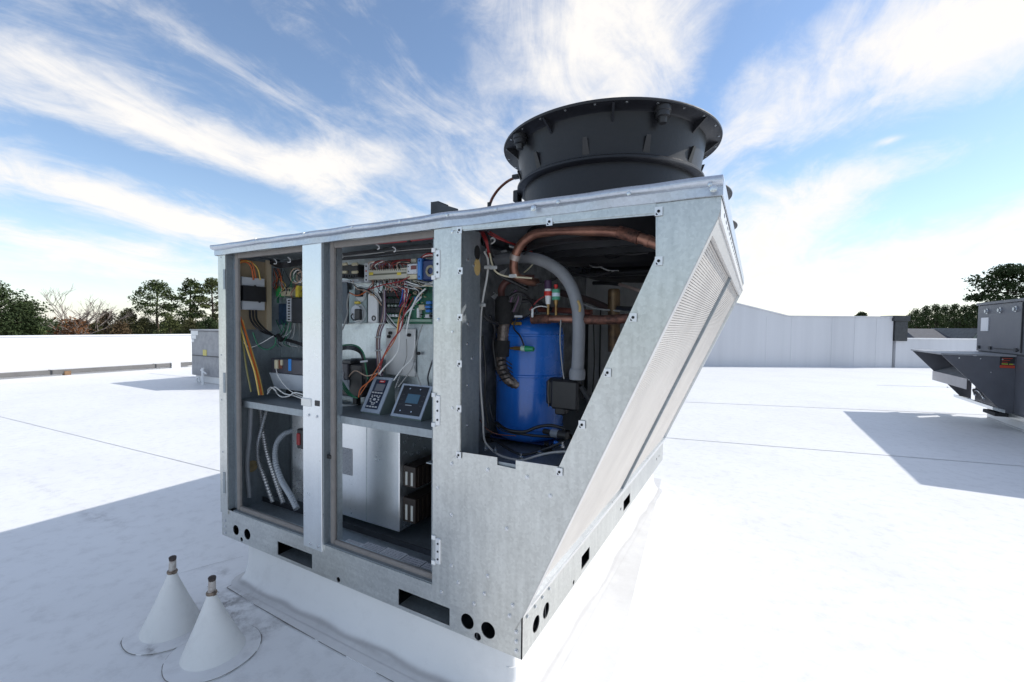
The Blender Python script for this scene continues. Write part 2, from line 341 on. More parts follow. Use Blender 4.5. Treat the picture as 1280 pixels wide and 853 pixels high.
def circ(cx, cy, r, n=20, sy=1.0): return [(cx+r*math.cos(2*math.pi*k/n), cy+r*sy*math.sin(2*math.pi*k/n)) for k in range(n)]
def rect(a, b, c, d): return [(a, c), (b, c), (b, d), (a, d)]
FY = lambda u, v, w_: (u, w_, v)       # plate lying in a plane Y = const
FX = lambda u, v, w_: (w_, u, v)       # plate lying in a plane X = const
FZ = lambda u, v, w_: (u, v, w_)
def thing(name, label, cat, loc, group=None):
    o = bpy.data.objects.new(name, None); col.objects.link(o); o.location = Vector(loc)+Vector((0, 0, DZ)); o['_o'] = tuple(loc)
    o['label'] = label; o['category'] = cat; o.empty_display_size = .1
    if group: o['group'] = group
    return o
def tag(o, label, cat, group=None):
    o['label'] = label; o['category'] = cat
    if group: o['group'] = group
    return o
def struct(o): o['kind'] = 'structure'; return o
def spline(pts, sub=6):
    P = [Vector(p) for p in pts]
    if len(P) < 3: return P
    P = [P[0]*2-P[1]]+P+[P[-1]*2-P[-2]]; out = []
    for i in range(1, len(P)-2):
        a, b, c, d = P[i-1:i+3]
        for k in range(sub):
            t = k/sub; out.append(.5*((2*b)+(c-a)*t+(2*a-5*b+4*c-d)*t*t+(3*b-a-3*c+d)*t**3))
    out.append(P[-2]); return out
def wire(parent, pts, r, m, name='wire', n=6, sub=5, ripple=None, label=None):
    return MB().tube(spline([at(*p) for p in pts], sub), r, n, ripple=ripple).build(name, m, parent, label)
def fb(parent, name, m, x0, y0, x1, y1, Y, dep, b=.002, label=None):
    """box whose front face, in the plane Y, covers these photo extents"""
    xc, yc = (x0+x1)/2, (y0+y1)/2
    return MB().rbox(at(x0, yc, Y).x, at(x1, yc, Y).x, Y, Y+dep, at(xc, y1, Y).z, at(xc, y0, Y).z, b).build(name, m, parent, label)
def lb(parent, name, m, x0, y0, x1, y1, X, dep, label=None):
    """box whose face in the plane X covers these photo extents, sticking out towards -X by dep"""
    xc, yc = (x0+x1)/2, (y0+y1)/2
    return MB().box(X-dep, X, on(0, X, x0, yc).y, on(0, X, x1, yc).y, on(0, X, xc, y1).z, on(0, X, xc, y0).z).build(name, m, parent, label)
def instance(src, loc, parent, rot=None, name=None):
    o = bpy.data.objects.new(name or src.name.split('.')[0], src.data); col.objects.link(o); o.parent = parent
    o.location = loc
    if rot is not None: o.rotation_euler = rot
    return o

# ================================================================== SETTING
G0 = -.20
# the roof: one sheet, cut along the two parapets
cx0, cy0 = -10.6, 6.11; wd = Vector((.8513, .5247, 0))           # the back wall starts at this corner and runs this way
wlen = 32.0; we = Vector((cx0, cy0, 0))+wd*wlen
poly = [(-10.6, -14), (we.x, -14), (we.x, we.y), (cx0, cy0)]
struct(MB().plate([poly], FZ, G0, G0-.25).build('roof', ROOFM, smooth=0))
struct(MB().plate([[(-10.8, -14.2), (we.x+.2, -14.2), (we.x+.2, we.y+.3), (-10.8, cy0+.1)]], FZ, G0-.27, -6.0).build('building_base', CONCRETE, smooth=0))
struct(MB().plate([circ(0, 0, 1500, 48)], FZ, -6.2, -6.4).build('ground', GRASS, smooth=0))

# membrane laps on the roof: a thin overlapping sheet edge with dirt in the joint
def lap(p0, p1, wdt=.055):
    a, b = Vector((*p0, 0)), Vector((*p1, 0)); d = (b-a).normalized(); n = Vector((-d.y, d.x, 0)); k = max(2, int((b-a).length/.12)); vs = []; 
    for i in range(k+1):
        p = a+(b-a)*(i/k); j = .004*mnoise.noise(p*3)
        vs += [p+n*(-wdt+j), p+n*j]
    m_ = MB()
    for i in range(k):
        q = [vs[2*i], vs[2*i+1], vs[2*i+3], vs[2*i+2]]
        m_.add([(v.x, v.y, G0+.003) for v in q]+[(v.x, v.y, G0+.0005) for v in q], [(0, 1, 2, 3), (4, 7, 6, 5), (0, 4, 5, 1), (3, 2, 6, 7)])
    o = struct(m_.build('membrane_lap', ROOFM, smooth=0))
    e = MB(); kk = max(3, int((b-a).length/.05)); pts = [a+(b-a)*(i/kk) for i in range(kk+1)]
    for i in range(kk):
        if mnoise.noise(pts[i]*1.3+Vector((5, 0, 0))) < -.28: continue
        w0 = .0035+.0025*mnoise.noise(pts[i]*9); h0, h1 = pts[i]+n*.004*mnoise.noise(pts[i]*3), pts[i+1]+n*.004*mnoise.noise(pts[i+1]*3)
        q = [h0, h1, h1+n*w0, h0+n*w0]
        e.add([(v.x, v.y, G0+.0022) for v in q], [(0, 1, 2, 3)])
    x = e.build('seam_dirt', LAPDIRT, o, smooth=0, fix=False)
    return o
lap((-9.5, .42), (-1.45, .84)); lap((-2.0, 5.11), (12, 9.45)); lap((-.6, 3.27), (7.0, 4.86)); lap((-9.5, 3.6), (-3.0, 4.1)); lap((4.2, 10.4), (9, 12.2))
lap((-9.5, -2.6), (-1.5, -2.3)); 

# left parapet
def wallthing(label): return thing('parapet_wall', label, 'wall', (0, 0, 0), 'white parapet walls round the roof')
lw = wallthing('long low white parapet on the left behind the small grey unit')
MB().box(-10.85, -10.6, -14, cy0+.15, G0-.1, .585).build('wall_face', WALLM, lw)
MB().box(-10.87, -10.58, -14, cy0+.15, .587, .612).build('coping', WALLM, lw)
# square grey duct run laid along the foot of the left parapet
dr = thing('duct_run', 'grey rectangular duct run along the foot of the left parapet', 'duct', (-10.45, 0, G0))
ys = [-6, -3.2, -.9, .8, 2.29, 4.06, 4.9]
for i in range(len(ys)-1):
    MB().rbox(-10.5, -10.38, ys[i]+.012, ys[i+1]-.012, G0+.03, G0+.115, .006).build('duct_length', mat('weathered duct paint', (.15, .145, .14), .6, 0, .2, 3), dr)
    MB().box(-10.505, -10.373, ys[i+1]-.012, ys[i+1]+.012, G0+.028, G0+.12).build('joint_strap', DARKM, dr)
for y in (2.48, -2.0, -4.6): MB().box(-10.49, -10.365, y, y+.10, G0, G0+.085 if y > 0 else G0+.03).build('support_block', mat('rusty brown block', (.22, .13, .07), .8, 0, .3, 20), dr)
MB().box(-10.48, -10.35, 4.38, 4.56, G0, G0+.13).build('support_block', WALLM, dr, 'white block')

# back parapet: high part with a sloping shoulder, then a low part, a dark end between them
def bw(u, z, off=0):   # u = metres along the wall from its corner
    p = Vector((cx0, cy0, 0))+wd*u+Vector((-wd.y, wd.x, 0))*off; return Vector((p.x, p.y, z))
def ualong(x): return (x-cx0)/wd.x
hw = wallthing('tall white back parapet with a sloping shoulder behind the coil side')
u1, u2, u3, u4 = ualong(-10.6), ualong(2.86), ualong(5.65), ualong(6.0)
prof = [(0, G0-.1), (u3, G0-.1), (u3, 1.30), (u2, 1.285), (ualong(1.43), 1.66), (ualong(0.2), 1.98), (ualong(-4), 2.0), (ualong(-5), .62), (0, .58)]
MB().plate([prof], lambda u, v, w_: bw(u, v, w_), 0, .3).build('wall_face', WALLG, hw, smooth=0)
cp = MB()
for (a, za), (b, zb) in zip(prof[2:7], prof[3:8]):
    vs = [bw(a, za+.002, -.03), bw(a, za+.002, .33), bw(b, zb+.002, .33), bw(b, zb+.002, -.03)]
    cp.add(vs+[v+Vector((0, 0, .035)) for v in vs], [(0, 1, 2, 3), (7, 6, 5, 4), (0, 4, 5, 1), (1, 5, 6, 2), (2, 6, 7, 3), (3, 7, 4, 0)])
cp.build('coping', WALLG, hw, smooth=0)
for x in (2.95, 4.02, 4.62, 5.2, 2.3):                       # vertical laps of the wall sheet
    u = ualong(x); vs = [bw(u, G0, -.006), bw(u+.06, G0, -.006), bw(u+.06, 1.28, -.006), bw(u, 1.28, -.006)]
    MB().add(vs+[v+Vector((-wd.y, wd.x, 0))*.006 for v in vs], [(0, 1, 2, 3), (0, 4, 5, 1), (1, 5, 6, 2), (2, 6, 7, 3), (3, 7, 4, 0)]).build('sheet_lap', WALLG, hw, smooth=0)
lw2 = wallthing('lower white back parapet to the right, in front of the shingled roofs')
pr2 = [(u4-.3, G0-.1), (wlen, G0-.1), (wlen, .66), (u4-.3, .66)]
MB().plate([pr2], lambda u, v, w_: bw(u, v, w_), .004, .3).build('wall_face', WALLG, lw2, smooth=0)
a, b = u4+.02, wlen; vs = [bw(a, .662, -.03), bw(a, .662, .33), bw(b, .662, .33), bw(b, .662, -.03)]
MB().add(vs+[v+Vector((0, 0, .03)) for v in vs], [(0, 1, 2, 3), (7, 6, 5, 4), (0, 4, 5, 1), (1, 5, 6, 2), (2, 6, 7, 3), (3, 7, 4, 0)]).build('coping', WALLM, lw2, smooth=0)
de = thing('conductor_head', 'dark grey metal box at the step between the high and the low parapet', 'drain box', bw(u3, .6))
def wbox(name, m, par, a, b, z0, z1, o0, o1):
    vs = [bw(a, z0, o0), bw(b, z0, o0), bw(b, z0, o1), bw(a, z0, o1), bw(a, z1, o0), bw(b, z1, o0), bw(b, z1, o1), bw(a, z1, o1)]
    return MB().add(vs, [(3, 2, 1, 0), (4, 5, 6, 7), (0, 1, 5, 4), (1, 2, 6, 5), (2, 3, 7, 6), (3, 0, 4, 7)]).build(name, m, par, smooth=0)
wbox('box_body', DARKM, de, u3+.02, u4, .60, 1.195, -.05, .36)
wbox('box_cap', DARKM, de, u3-.05, u4+.03, 1.2, 1.36, -.09, .40)

# ------------------------------------------------------------------ trees, woods and houses beyond the parapets
GZ = -6.2
def leaves(c, rx, rz, n, size, rnd, flat=.0):
    vs, fs = [], []
    for i in range(n):
        d = Vector((rnd.gauss(0, 1), rnd.gauss(0, 1), rnd.gauss(0, 1))).normalized()*(rnd.random()**.45)
        p = Vector(c)+Vector((d.x*rx, d.y*rx, d.z*rz))
        a = Vector((rnd.uniform(-1, 1), rnd.uniform(-1, 1), rnd.uniform(-1, 1))).normalized(); b = a.orthogonal().normalized()
        b = Matrix.Rotation(rnd.uniform(0, 6.28), 3, a) @ b; s = size*rnd.uniform(.5, 1.3)
        o = len(vs); vs += [p-a*s, p+b*s*.45, p+a*s, p-b*s*.45]; fs.append((o, o+1, o+2, o+3))
    return vs, fs
def pine(name, label, x, y, h, crown_w, seed, lm, low=.45, clumps=46, group='trees beyond the parapets', lean=0, leafn=70, flat=.5):
    rnd = random.Random(seed); t = thing(name, label, 'tree', (x, y, GZ), group)
    base = Vector((x, y, GZ)); top = base+Vector((lean, 0, h*.95))
    tr = MB(); k = h*.016+.08
    tp = [base.lerp(top, i/6)+Vector((rnd.uniform(-1, 1), rnd.uniform(-1, 1), 0))*h*.008*(1 if 0 < i < 6 else 0) for i in range(7)]
    tr.tube(tp, [k*(1-.85*i/6) for i in range(7)], 7)
    cr = MB()
    for i in range(clumps):
        f = low+(1-low)*((i+rnd.random())/clumps); axis = base.lerp(top, min(f, 1))
        prof = math.sin(math.pi*min(1, max(.08, (f-low)/(1-low)*.80+.22)))**.7
        rr = crown_w*.5*prof*rnd.uniform(.35, 1.0); a = i*2.4+rnd.uniform(-.5, .5)
        c = axis+Vector((math.cos(a)*rr, math.sin(a)*rr, rr*rnd.uniform(.0, .35)))
        tr.tube([axis-Vector((0, 0, h*.02)), axis.lerp(c, .55)+Vector((0, 0, .1)), c], [k*.30*(1.15-f), k*.2*(1.15-f), .02], 4, cap=False)
        s = crown_w*rnd.uniform(.09, .17)
        cr.add(*leaves(c, s*1.25, s*flat*1.3, int(leafn*1.7), h*.009+.045, rnd))
    tr.build('trunk', BARK, t); cr.build('crown', lm, t, smooth=0, fix=False)
    return t
def bare(name, label, x, y, h, seed, m, lm=None, group='trees beyond the parapets'):
    rnd = random.Random(seed); t = thing(name, label, 'tree', (x, y, GZ), group); tr = MB(); tips = []
    def br(p, d, L, r, lev):
        q = p+d*L*.5+Vector((rnd.uniform(-1, 1), rnd.uniform(-1, 1), 0))*L*.06; e = p+d*L; tr.tube([p, q, e], [r, r*.8, r*.55], 5 if lev < 3 else 3, cap=False)
        if lev >= 6: tips.append(e); return
        for i in range(3 if lev < 4 else 2):
            nd = (d+Vector((rnd.uniform(-1, 1), rnd.uniform(-1, 1), rnd.uniform(-.15, .5)))*.85).normalized(); br(p+d*L*rnd.uniform(.6, 1), nd, L*rnd.uniform(.62, .82), max(.016, r*.66), lev+1)
    br(Vector((x, y, GZ)), Vector((.05, 0, 1)), h*.44, h*.018, 0)
    tr.build('trunk', m, t)
    if lm:
        c = MB()
        for e in tips[::3]: c.add(*leaves(e, .5, .4, 8, .16, rnd))
        c.build('crown', lm, t, smooth=0, fix=False)
    return t
def place(px, top, dist):
    p = far(px, top, dist); return p.x, p.y, p.z-GZ
# (kind, px of the middle, px of the top, distance, crown width in px, label)
def tpl(px, top, dist, wpx): x, y, h = place(px, top, dist); return x, y, h, wpx*dist/FPX
x, y, h, cw = tpl(-24, 350, 46, 110); pine('pine_tree', 'big dense green pine at the left edge beyond the low parapet', x, y, h, cw, 1, PINE2, .38, 120, leafn=110, flat=.7)
x, y, h, cw = tpl(28, 374, 48, 38); pine('pine_tree', 'sloping lower shoulder pine next to the big left edge pine', x, y, h, cw, 21, PINE, .35, 60, leafn=90, flat=.7)
x, y, h, cw = tpl(196, 348, 62, 52); pine('pine_tree', 'tall open pine with a round crown, right of the rust coloured trees', x, y, h, cw, 3, PINE, .62, 40, leafn=60)
x, y, h, cw = tpl(236, 345, 60, 40); pine('pine_tree', 'tall loose pine with a leaning top, left of the metal cabinet', x, y, h, cw, 4, PINE, .50, 36, lean=.5, leafn=60)
x, y, h, cw = tpl(265, 344, 61, 42); pine('pine_tree', 'tall loose pine whose crown meets the cabinet edge', x, y, h, cw, 5, PINE3, .55, 36, leafn=60)
bx, by, bh = place(88, 374, 55)[0:3]; bare('bare_tree', 'leafless pale tree with spreading twigs left of the pines', bx, by, bh*1.0, 11, BARKP)
bx, by, bh = place(112, 380, 54)[0:3]; bare('bare_tree', 'leafless tree with a few rust leaves beside the pale one', bx, by, bh*.66, 18, BARKP, RUST)
low = [(70, 404, 70, 70, PINE2, 'low dark green tree behind the big pine'), (104, 400, 66, 40, RUST, 'small rust coloured tree under the bare branches'),
       (134, 388, 60, 42, BROWNL, 'brown rounded tree right of the bare trees'), (160, 385, 60, 36, OLIVE, 'olive tree with an umbrella top between brown tree and tall pine'),
       (181, 396, 58, 38, OLIVE, 'bushy olive tree under the tall open pine'), (212, 392, 57, 40, PINE3, 'bushy green tree between the two tall pines'),
       (238, 398, 56, 34, OLIVE, 'small olive tree under the leaning pine'), (262, 396, 56, 36, PINE2, 'dark bushy tree next to the cabinet edge'),
       (20, 402, 60, 60, PINE, 'low bushy tree in front of the big left pine'), (150, 402, 52, 40, BROWNL, 'low brown thicket tree nearest the parapet middle'),
       (118, 404, 56, 30, OLIVE, 'low olive bushy tree between rust tree and brown tree')]
for i, (px, top, dist, wp, lm, lab) in enumerate(low):
    x, y, h, cw = tpl(px, top, dist, wp); pine('bushy_tree', lab, x, y, h, cw, 50+i, lm, .35, 44, leafn=80, flat=.9)
# right side
x, y, h, cw = tpl(1262, 326, 48, 88); pine('pine_tree', 'large dark pine with layered branches above the right grey unit', x, y, h, cw, 77, PINE2, .55, 60, leafn=80, flat=.42)
x, y, h, cw = tpl(1077, 387, 70, 26); pine('pine_tree', 'small round pine top peeking over the high back parapet', x, y, h, cw, 78, PINE2, .6, 24, leafn=70, flat=.6)
wood = [(1146, 385, 100, 24), (1158, 381, 104, 22), (1170, 379, 98, 24), (1182, 380, 106, 22), (1194, 378, 99, 24), (1207, 380, 103, 24), (1219, 378, 98, 24), (1137, 392, 110, 16), (1232, 381, 103, 24), (1246, 379, 100, 24), (1262, 381, 104, 26), (1277, 380, 100, 24)]
names_ = ['first', 'second', 'third', 'fourth', 'fifth', 'sixth', 'seventh', 'leftmost, lowest', 'eighth', 'ninth', 'tenth', 'eleventh']
for i, (px, top, dist, wp) in enumerate(wood):
    x, y, h, cw = tpl(px, top, dist, wp)
    pine('pine_tree', names_[i]+' pine from the left in the dark row behind the shingled roofs', x, y, h, cw*1.15, 90+i, PINE2 if i % 2 else PINE, .3, 46, 'pines in the dark row behind the houses', leafn=60, flat=.8)
u_ = MB(); rnd = random.Random(5)
for k in range(150):
    p = far(1130+rnd.uniform(0, 190), 405, 108+rnd.uniform(0, 8)); u_.add(*leaves((p.x, p.y, rnd.uniform(-5, 4.2)), 1.6, 1.4, 45, .5, rnd))
o = u_.build('woodland', PINE2, smooth=0, fix=False); o['kind'] = 'stuff'; tag(o, 'dark understorey of the wood behind the far houses', 'woodland')
u_ = MB()
for k in range(170):
    p = far(-20+rnd.uniform(0, 330), 405, 78+rnd.uniform(0, 10)); u_.add(*leaves((p.x, p.y, rnd.uniform(-5, .9)), 1.5, 1.1, 45, .4, rnd))
o = u_.build('thicket', OLIVE, smooth=0, fix=False); o['kind'] = 'stuff'; tag(o, 'low olive thicket behind the left parapet', 'woodland')

def house(label, pl, pr_, ridge, eave, dist, ridge_l, ridge_r, rm, depth=9):
    """hipped house seen across the low parapet; photo columns of the eaves and of the ridge ends"""
    A = far(pl, eave, dist); B = far(pr_, eave, dist); ze = (A.z+B.z)/2; ax = (B-A); ax.z = 0; L = ax.length; ax.normalize(); n = Vector((-ax.y, ax.x, 0))
    t = thing('house', label, 'house', (A.x, A.y, GZ), 'houses beyond the low parapet'); zr = far((ridge_l+ridge_r)/2, ridge, dist+depth/2).z
    f0 = (ridge_l-pl)/(pr_-pl); f1 = (ridge_r-pl)/(pr_-pl)
    P = lambda u, v, z: A.xy.to_3d()+ax*u*L+n*v*depth+Vector((0, 0, z))
    e = [P(-.02, -.04, ze), P(1.02, -.04, ze), P(1.02, 1.04, ze), P(-.02, 1.04, ze)]; r = [P(f0, .5, zr), P(f1, .5, zr)]
    MB().add(e+r+[v-Vector((0, 0, .25)) for v in e], [(0, 1, 5, 4), (1, 2, 5), (2, 3, 4, 5), (3, 0, 4), (0, 6, 7, 1), (1, 7, 8, 2), (2, 8, 9, 3), (3, 9, 6, 0), (6, 9, 8, 7)]).build('roof', rm, t, smooth=0)
    b = [P(0, 0, GZ), P(1, 0, GZ), P(1, 1, GZ), P(0, 1, GZ)]; b2 = [P(0, 0, ze-.25), P(1, 0, ze-.25), P(1, 1, ze-.25), P(0, 1, ze-.25)]
    MB().add(b+b2, [(0, 1, 5, 4), (1, 2, 6, 5), (2, 3, 7, 6), (3, 0, 4, 7)]).build('wall', HOUSEW, t, smooth=0)
    return t, P, L, ze, zr
t1, P, L, ze, zr = house('pale grey shingled house roof beside the dark drain box', 1128, 1172, 409.5, 424, 62, 1146, 1162, ROOFTILE2)
t2, P, L, ze, zr = house('wide dark shingled house roof with a pale gable at its right end', 1148, 1226, 411.5, 428, 55, 1168, 1208, ROOFTILE)
# gable front of the wide house
g = [P(.62, -.12, ze-.3), P(1.02, -.12, ze-.3), P(.80, -.12, zr-.15)]; g2 = [v+(P(0, 1, 0)-P(0, 0, 0))*.6 for v in g]
MB().add(g+g2, [(0, 1, 2), (0, 2, 5, 3), (1, 4, 5, 2), (3, 5, 4)]).build('gable', HOUSEW, t2, smooth=0)
vs = [P(.60, -.15, ze-.32), P(.80, -.15, zr-.05), P(1.04, -.15, ze-.32)]; vb = [v+(P(0, 1, 0)-P(0, 0, 0))*.7 for v in vs]; up_ = Vector((0, 0, .14))
MB().add(vs+vb+[v+up_ for v in vs+vb], [(6, 7, 10, 9), (7, 8, 11, 10), (0, 1, 7, 6), (1, 2, 8, 7)]).build('gable_roof', ROOFTILE2, t2, smooth=0)
MB().lathe(P(.80, -.125, (ze+zr)/2-.1), [(.001, -.02), (.22, -.02), (.22, 0), (.001, 0)], 12, 'Y').build('vent', DARKM, t2)

# ------------------------------------------------------------------ small grey unit in the left distance
su = thing('air_conditioner', 'small grey air conditioner box by the left parapet with yellow sticker', 'air conditioner', (-7.16, 3.29, G0))
sx0, sx1, sy0, sy1 = -7.16, -5.5, 3.29, 4.6
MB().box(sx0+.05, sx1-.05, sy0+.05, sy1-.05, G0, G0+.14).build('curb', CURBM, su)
MB().rbox(sx0, sx1, sy0, sy1, G0+.14, .76, .012).build('cabinet', GREYUNIT, su)
MB().box(sx0-.02, sx1+.02, sy0-.02, sy1+.02, .762, .785).build('top_cap', GREYUNIT, su)
MB().box(sx0+.03, sx0+.95, sy0-.008, sy0, .30, .315).build('panel_joint', DARKM, su)
MB().box(sx0+.93, sx0+.945, sy0-.008, sy0, .10, .74).build('panel_joint', DARKM, su)
MB().box(sx0+.40, sx0+.52, sy0-.006, sy0, .31, .42).build('sticker', mat('yellow sticker', (.60, .52, .16), .6), su, 'small yellow sticker')
for a, b, c, d in ((.0, .24, .68, .76), (.0, .17, .61, .675), (.02, .10, .55, .60)): MB().box(sx0+a, sx0+b, sy0-.006, sy0, c, d).build('tape_patch', WHITEPL, su, 'white square patch')
pz = MB().tube([(sx0+.50, sy0-.06, G0), (sx0+.50, sy0-.06, .10)], .022, 8); pz.tube([(sx0+.44, sy0-.06, .06), (sx0+.62, sy0-.06, .0)], .014, 8)
pz.build('drain_pipe', WHITEPL, su)
MB().tube(spline([(sx0+.28, sy0-.05, G0+.02), (sx0+.29, sy0-.05, G0+.10), (sx0+.35, sy0-.05, G0+.11), (sx0+.38, sy0-.05, G0+.03)]), .016, 8).build('drain_pipe', WHITEPL, su)

# ------------------------------------------------------------------ big dark grey unit at the right edge
ru = thing('packaged_rooftop_unit', 'large dark grey rooftop unit with a sloping intake hood at the right edge', 'rooftop unit', (4.62, 4.42, G0))
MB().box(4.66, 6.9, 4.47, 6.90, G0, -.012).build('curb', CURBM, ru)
MB().rbox(4.57, 7.0, 4.42, 7.00, -.01, .64, .006).build('lower_cabinet', GREYPAINT, ru)
MB().rbox(4.57, 7.0, 4.42, 7.02, .66, 1.252, .006).build('upper_cabinet', GREYPAINT, ru)
MB().box(4.555, 7.02, 4.40, 7.04, 1.254, 1.285).build('top_cap', GREYPAINT, ru)
MB().box(4.58, 6.99, 4.43, 6.99, .64, .66).build('waist_joint', DARKM, ru)
for y in (6.74, 6.40, 6.04, 5.70): MB().lathe((4.57, y, 1.17), [(.001, -.03), (.022, -.03), (.022, -.012), (.034, -.012), (.034, .0), (.001, 0)], 10, 'X').build('lifting_knob', SCREWM, ru)
MB().box(4.562, 4.57, 6.70, 6.90, .92, 1.09).build('notice', PAPER, ru, 'small white notice')
MB().box(4.556, 4.57, 5.95, 6.50, .705, .716).build('door_seam', DARKM, ru); MB().box(4.556, 4.57, 5.885, 5.9, .68, 1.24).build('door_seam', DARKM, ru)
for y in (6.92, 6.6, 5.98): MB().box(4.554, 4.57, y, y+.05, .69, .73).build('latch', DARKM, ru)
# intake hood: near and far cheek, lid, inner baffle with a pale lip, bottom rail
HX, HY0, HY1, HZ = 3.95, 6.0, 7.12, .63
cheek = [(HX, HZ), (4.568, HZ), (4.568, -.02), (4.49, -.0)]
hd = MB().plate([cheek], FY, HY0, HY0+.012).build('hood_cheek', GREYPAINT, ru, smooth=0)
MB().plate([cheek], FY, HY1-.012, HY1).build('hood_cheek', GREYPAINT, ru, smooth=0)
MB().box(HX-.015, 4.568, HY0-.012, HY1+.012, HZ+.003, HZ+.022).build('hood_lid', GREYUNIT, ru)
for k in range(7): MB().lathe((HX+.06+k*.09, HY0-.004, .60 if k % 2 else .25+.05*k), [(.001, -.003), (.008, -.003), (.008, 0), (.001, 0)], 6, 'Y').build('screw', SCREWM, ru)
xs = lambda z: HX+(4.49-HX)*(HZ-z)/HZ
MB().plate([[(xs(.36), .36), (xs(.36)+.006, .355), (4.565, .49), (4.565, .50)]], FY, HY0+.014, HY1-.014).build('hood_baffle', GREYUNIT, ru, smooth=0)
MB().box(xs(.36)-.004, xs(.36), HY0+.014, HY1+.02, .235, .36).build('hood_lip', mat('pale hood lip', (.42, .40, .40), .5, 0, .1, 6), ru, 'pale grey lip')
MB().plate([[(xs(.05)-.05, .02), (xs(.05)-.05, .055), (4.50, .03), (4.50, -.005)]], FY, HY0-.01, HY1).build('hood_rail', ZINC_BR, ru, smooth=0)
MB().tube(spline([(4.28, 6.1, .17), (4.30, 6.2, .22), (4.35, 6.2, .20), (4.36, 6.1, .13)]), .012, 7).build('hood_hook', SCREWM, ru)
MB().box(4.42, 4.568, HY0-.005, HY0+.3, -.05, -.012).build('hood_gap', BLACKR, ru)
MB().box(4.53, 4.9, 5.6, 6.02, -.05, .0).build('base_rail', ZINC, ru)
# warning label on the near cheek
MB().box(4.44, 4.560, HY0-.004, HY0, .505, .645).build('warning_label', mat('black label', (.02, .02, .022), .5), ru, 'black warning label with yellow and red bars')
wl = MB().box(4.455, 4.505, HY0-.007, HY0-.004, .545, .553); wl.box(4.515, 4.55, HY0-.007, HY0-.004, .545, .553); wl.build('label_print', mat('label yellow', (.55, .60, .05), .5), ru)
wr_ = MB().box(4.44, 4.560, HY0-.007, HY0-.004, .505, .535)
for k in range(3): wr_.box(4.457, 4.50+.02*k, HY0-.006, HY0-.004, .565+.022*k, .572+.022*k)
wr_.build('label_print', mat('label red', (.45, .05, .02), .5), ru)

# ------------------------------------------------------------------ pipe cones in front
def cone(x, y, h, r, lean, label, seed):
    rnd = random.Random(seed); t = thing('pipe_flashing_cone', label, 'vent cone', (x, y, G0), 'white pipe flashing cones in front')
    b = MB(); n = 40; vs = []; prof = [(1.0, .003), (.975, .02), (.93, .06), (.56, .46), (.19, .89), (.13, 1.0)]
    for f, z in prof:
        for k in range(n):
            a = 2*math.pi*k/n; q = r*f*(1+.015*mnoise.noise(Vector((math.cos(a)*2, math.sin(a)*2, z*3+seed))))
            vs.append((x+lean[0]*z*h+q*math.cos(a), y+lean[1]*z*h+q*math.sin(a), G0+z*h))
    b.add(vs, [(i*n+k, i*n+(k+1) % n, (i+1)*n+(k+1) % n, (i+1)*n+k) for i in range(len(prof)-1) for k in range(n)])
    b.build('cone', CONEM, t)
    tx, ty = x+lean[0]*h, y+lean[1]*h
    MB().tube([(tx, ty, G0+h-.006), (tx+.002, ty, G0+h+.012), (tx+.004, ty, G0+h+.045)], [.0125, .0115, .0105], 12).build('pipe_stub', mat('rusty painted pipe', (.62, .60, .56), .7, .1, 0, 60, .2, 90, c2=(.28, .22, .19)), t)
    MB().lathe((tx, ty, G0+h-.004), [(.0145, -.003), (.0165, 0), (.0165, .005), (.0145, .008), (.0125, .008), (.0125, -.003)], 16, close=True).build('clamp', mat('rusty clamp', (.22, .17, .13), .7, .4, .5, 80), t)
    MB().box(tx+.012, tx+.023, ty-.006, ty+.004, G0+h-.004, G0+h+.006).build('clamp_screw', MATS['rusty clamp'], t)
    MB().tube([(tx+.004, ty, G0+h+.044), (tx+.006, ty-.001, G0+h+.053)], [.0112, .0122], 10).build('pipe_top', mat('rust', (.075, .058, .052), .8, .2, .5, 80), t)
    # welded round patch under the cone, a thin sheet with a dirty rim
    m_ = MB(); n = 48; R_ = r*1.44; ring = [(x+.005+R_*(1+.03*mnoise.noise(Vector((math.cos(a)*1.5+seed, math.sin(a)*1.5, 0))))*math.cos(a), y+R_*(1+.03*mnoise.noise(Vector((math.cos(a)*1.5+seed, math.sin(a)*1.5, 0))))*math.sin(a)) for a in [2*math.pi*k/n for k in range(n)]]
    m_.plate([ring], FZ, G0+.0038+seed*.001, G0+.0004); m_.build('patch', PATCHM, t, smooth=0)
    rg = MB()
    for k in range(n):
        if mnoise.noise(Vector((k*.35, seed*3.1, 0))) < -.25: continue
        w_ = .0022+.0028*max(0, mnoise.noise(Vector((k*.7, seed, 5))))
        a, c = Vector(ring[k]), Vector(ring[(k+1) % n]); o = Vector((x, y)); aa, cc = a+(a-o).normalized()*w_, c+(c-o).normalized()*w_
        rg.add([(*a, G0+.0034), (*c, G0+.0034), (*cc, G0+.0030), (*aa, G0+.0030)], [(0, 1, 2, 3)])
    rg.build('patch_dirt', DIRTLINE, t, smooth=0, fix=False)
cone(.413, -.250, .196, .096, (-.10, .03), 'nearer white conical pipe flashing with a rusty stub, right of its twin', 1)
cone(.152, -.258, .200, .096, (-.06, .05), 'farther white conical pipe flashing with a rusty stub, left of its twin', 2)

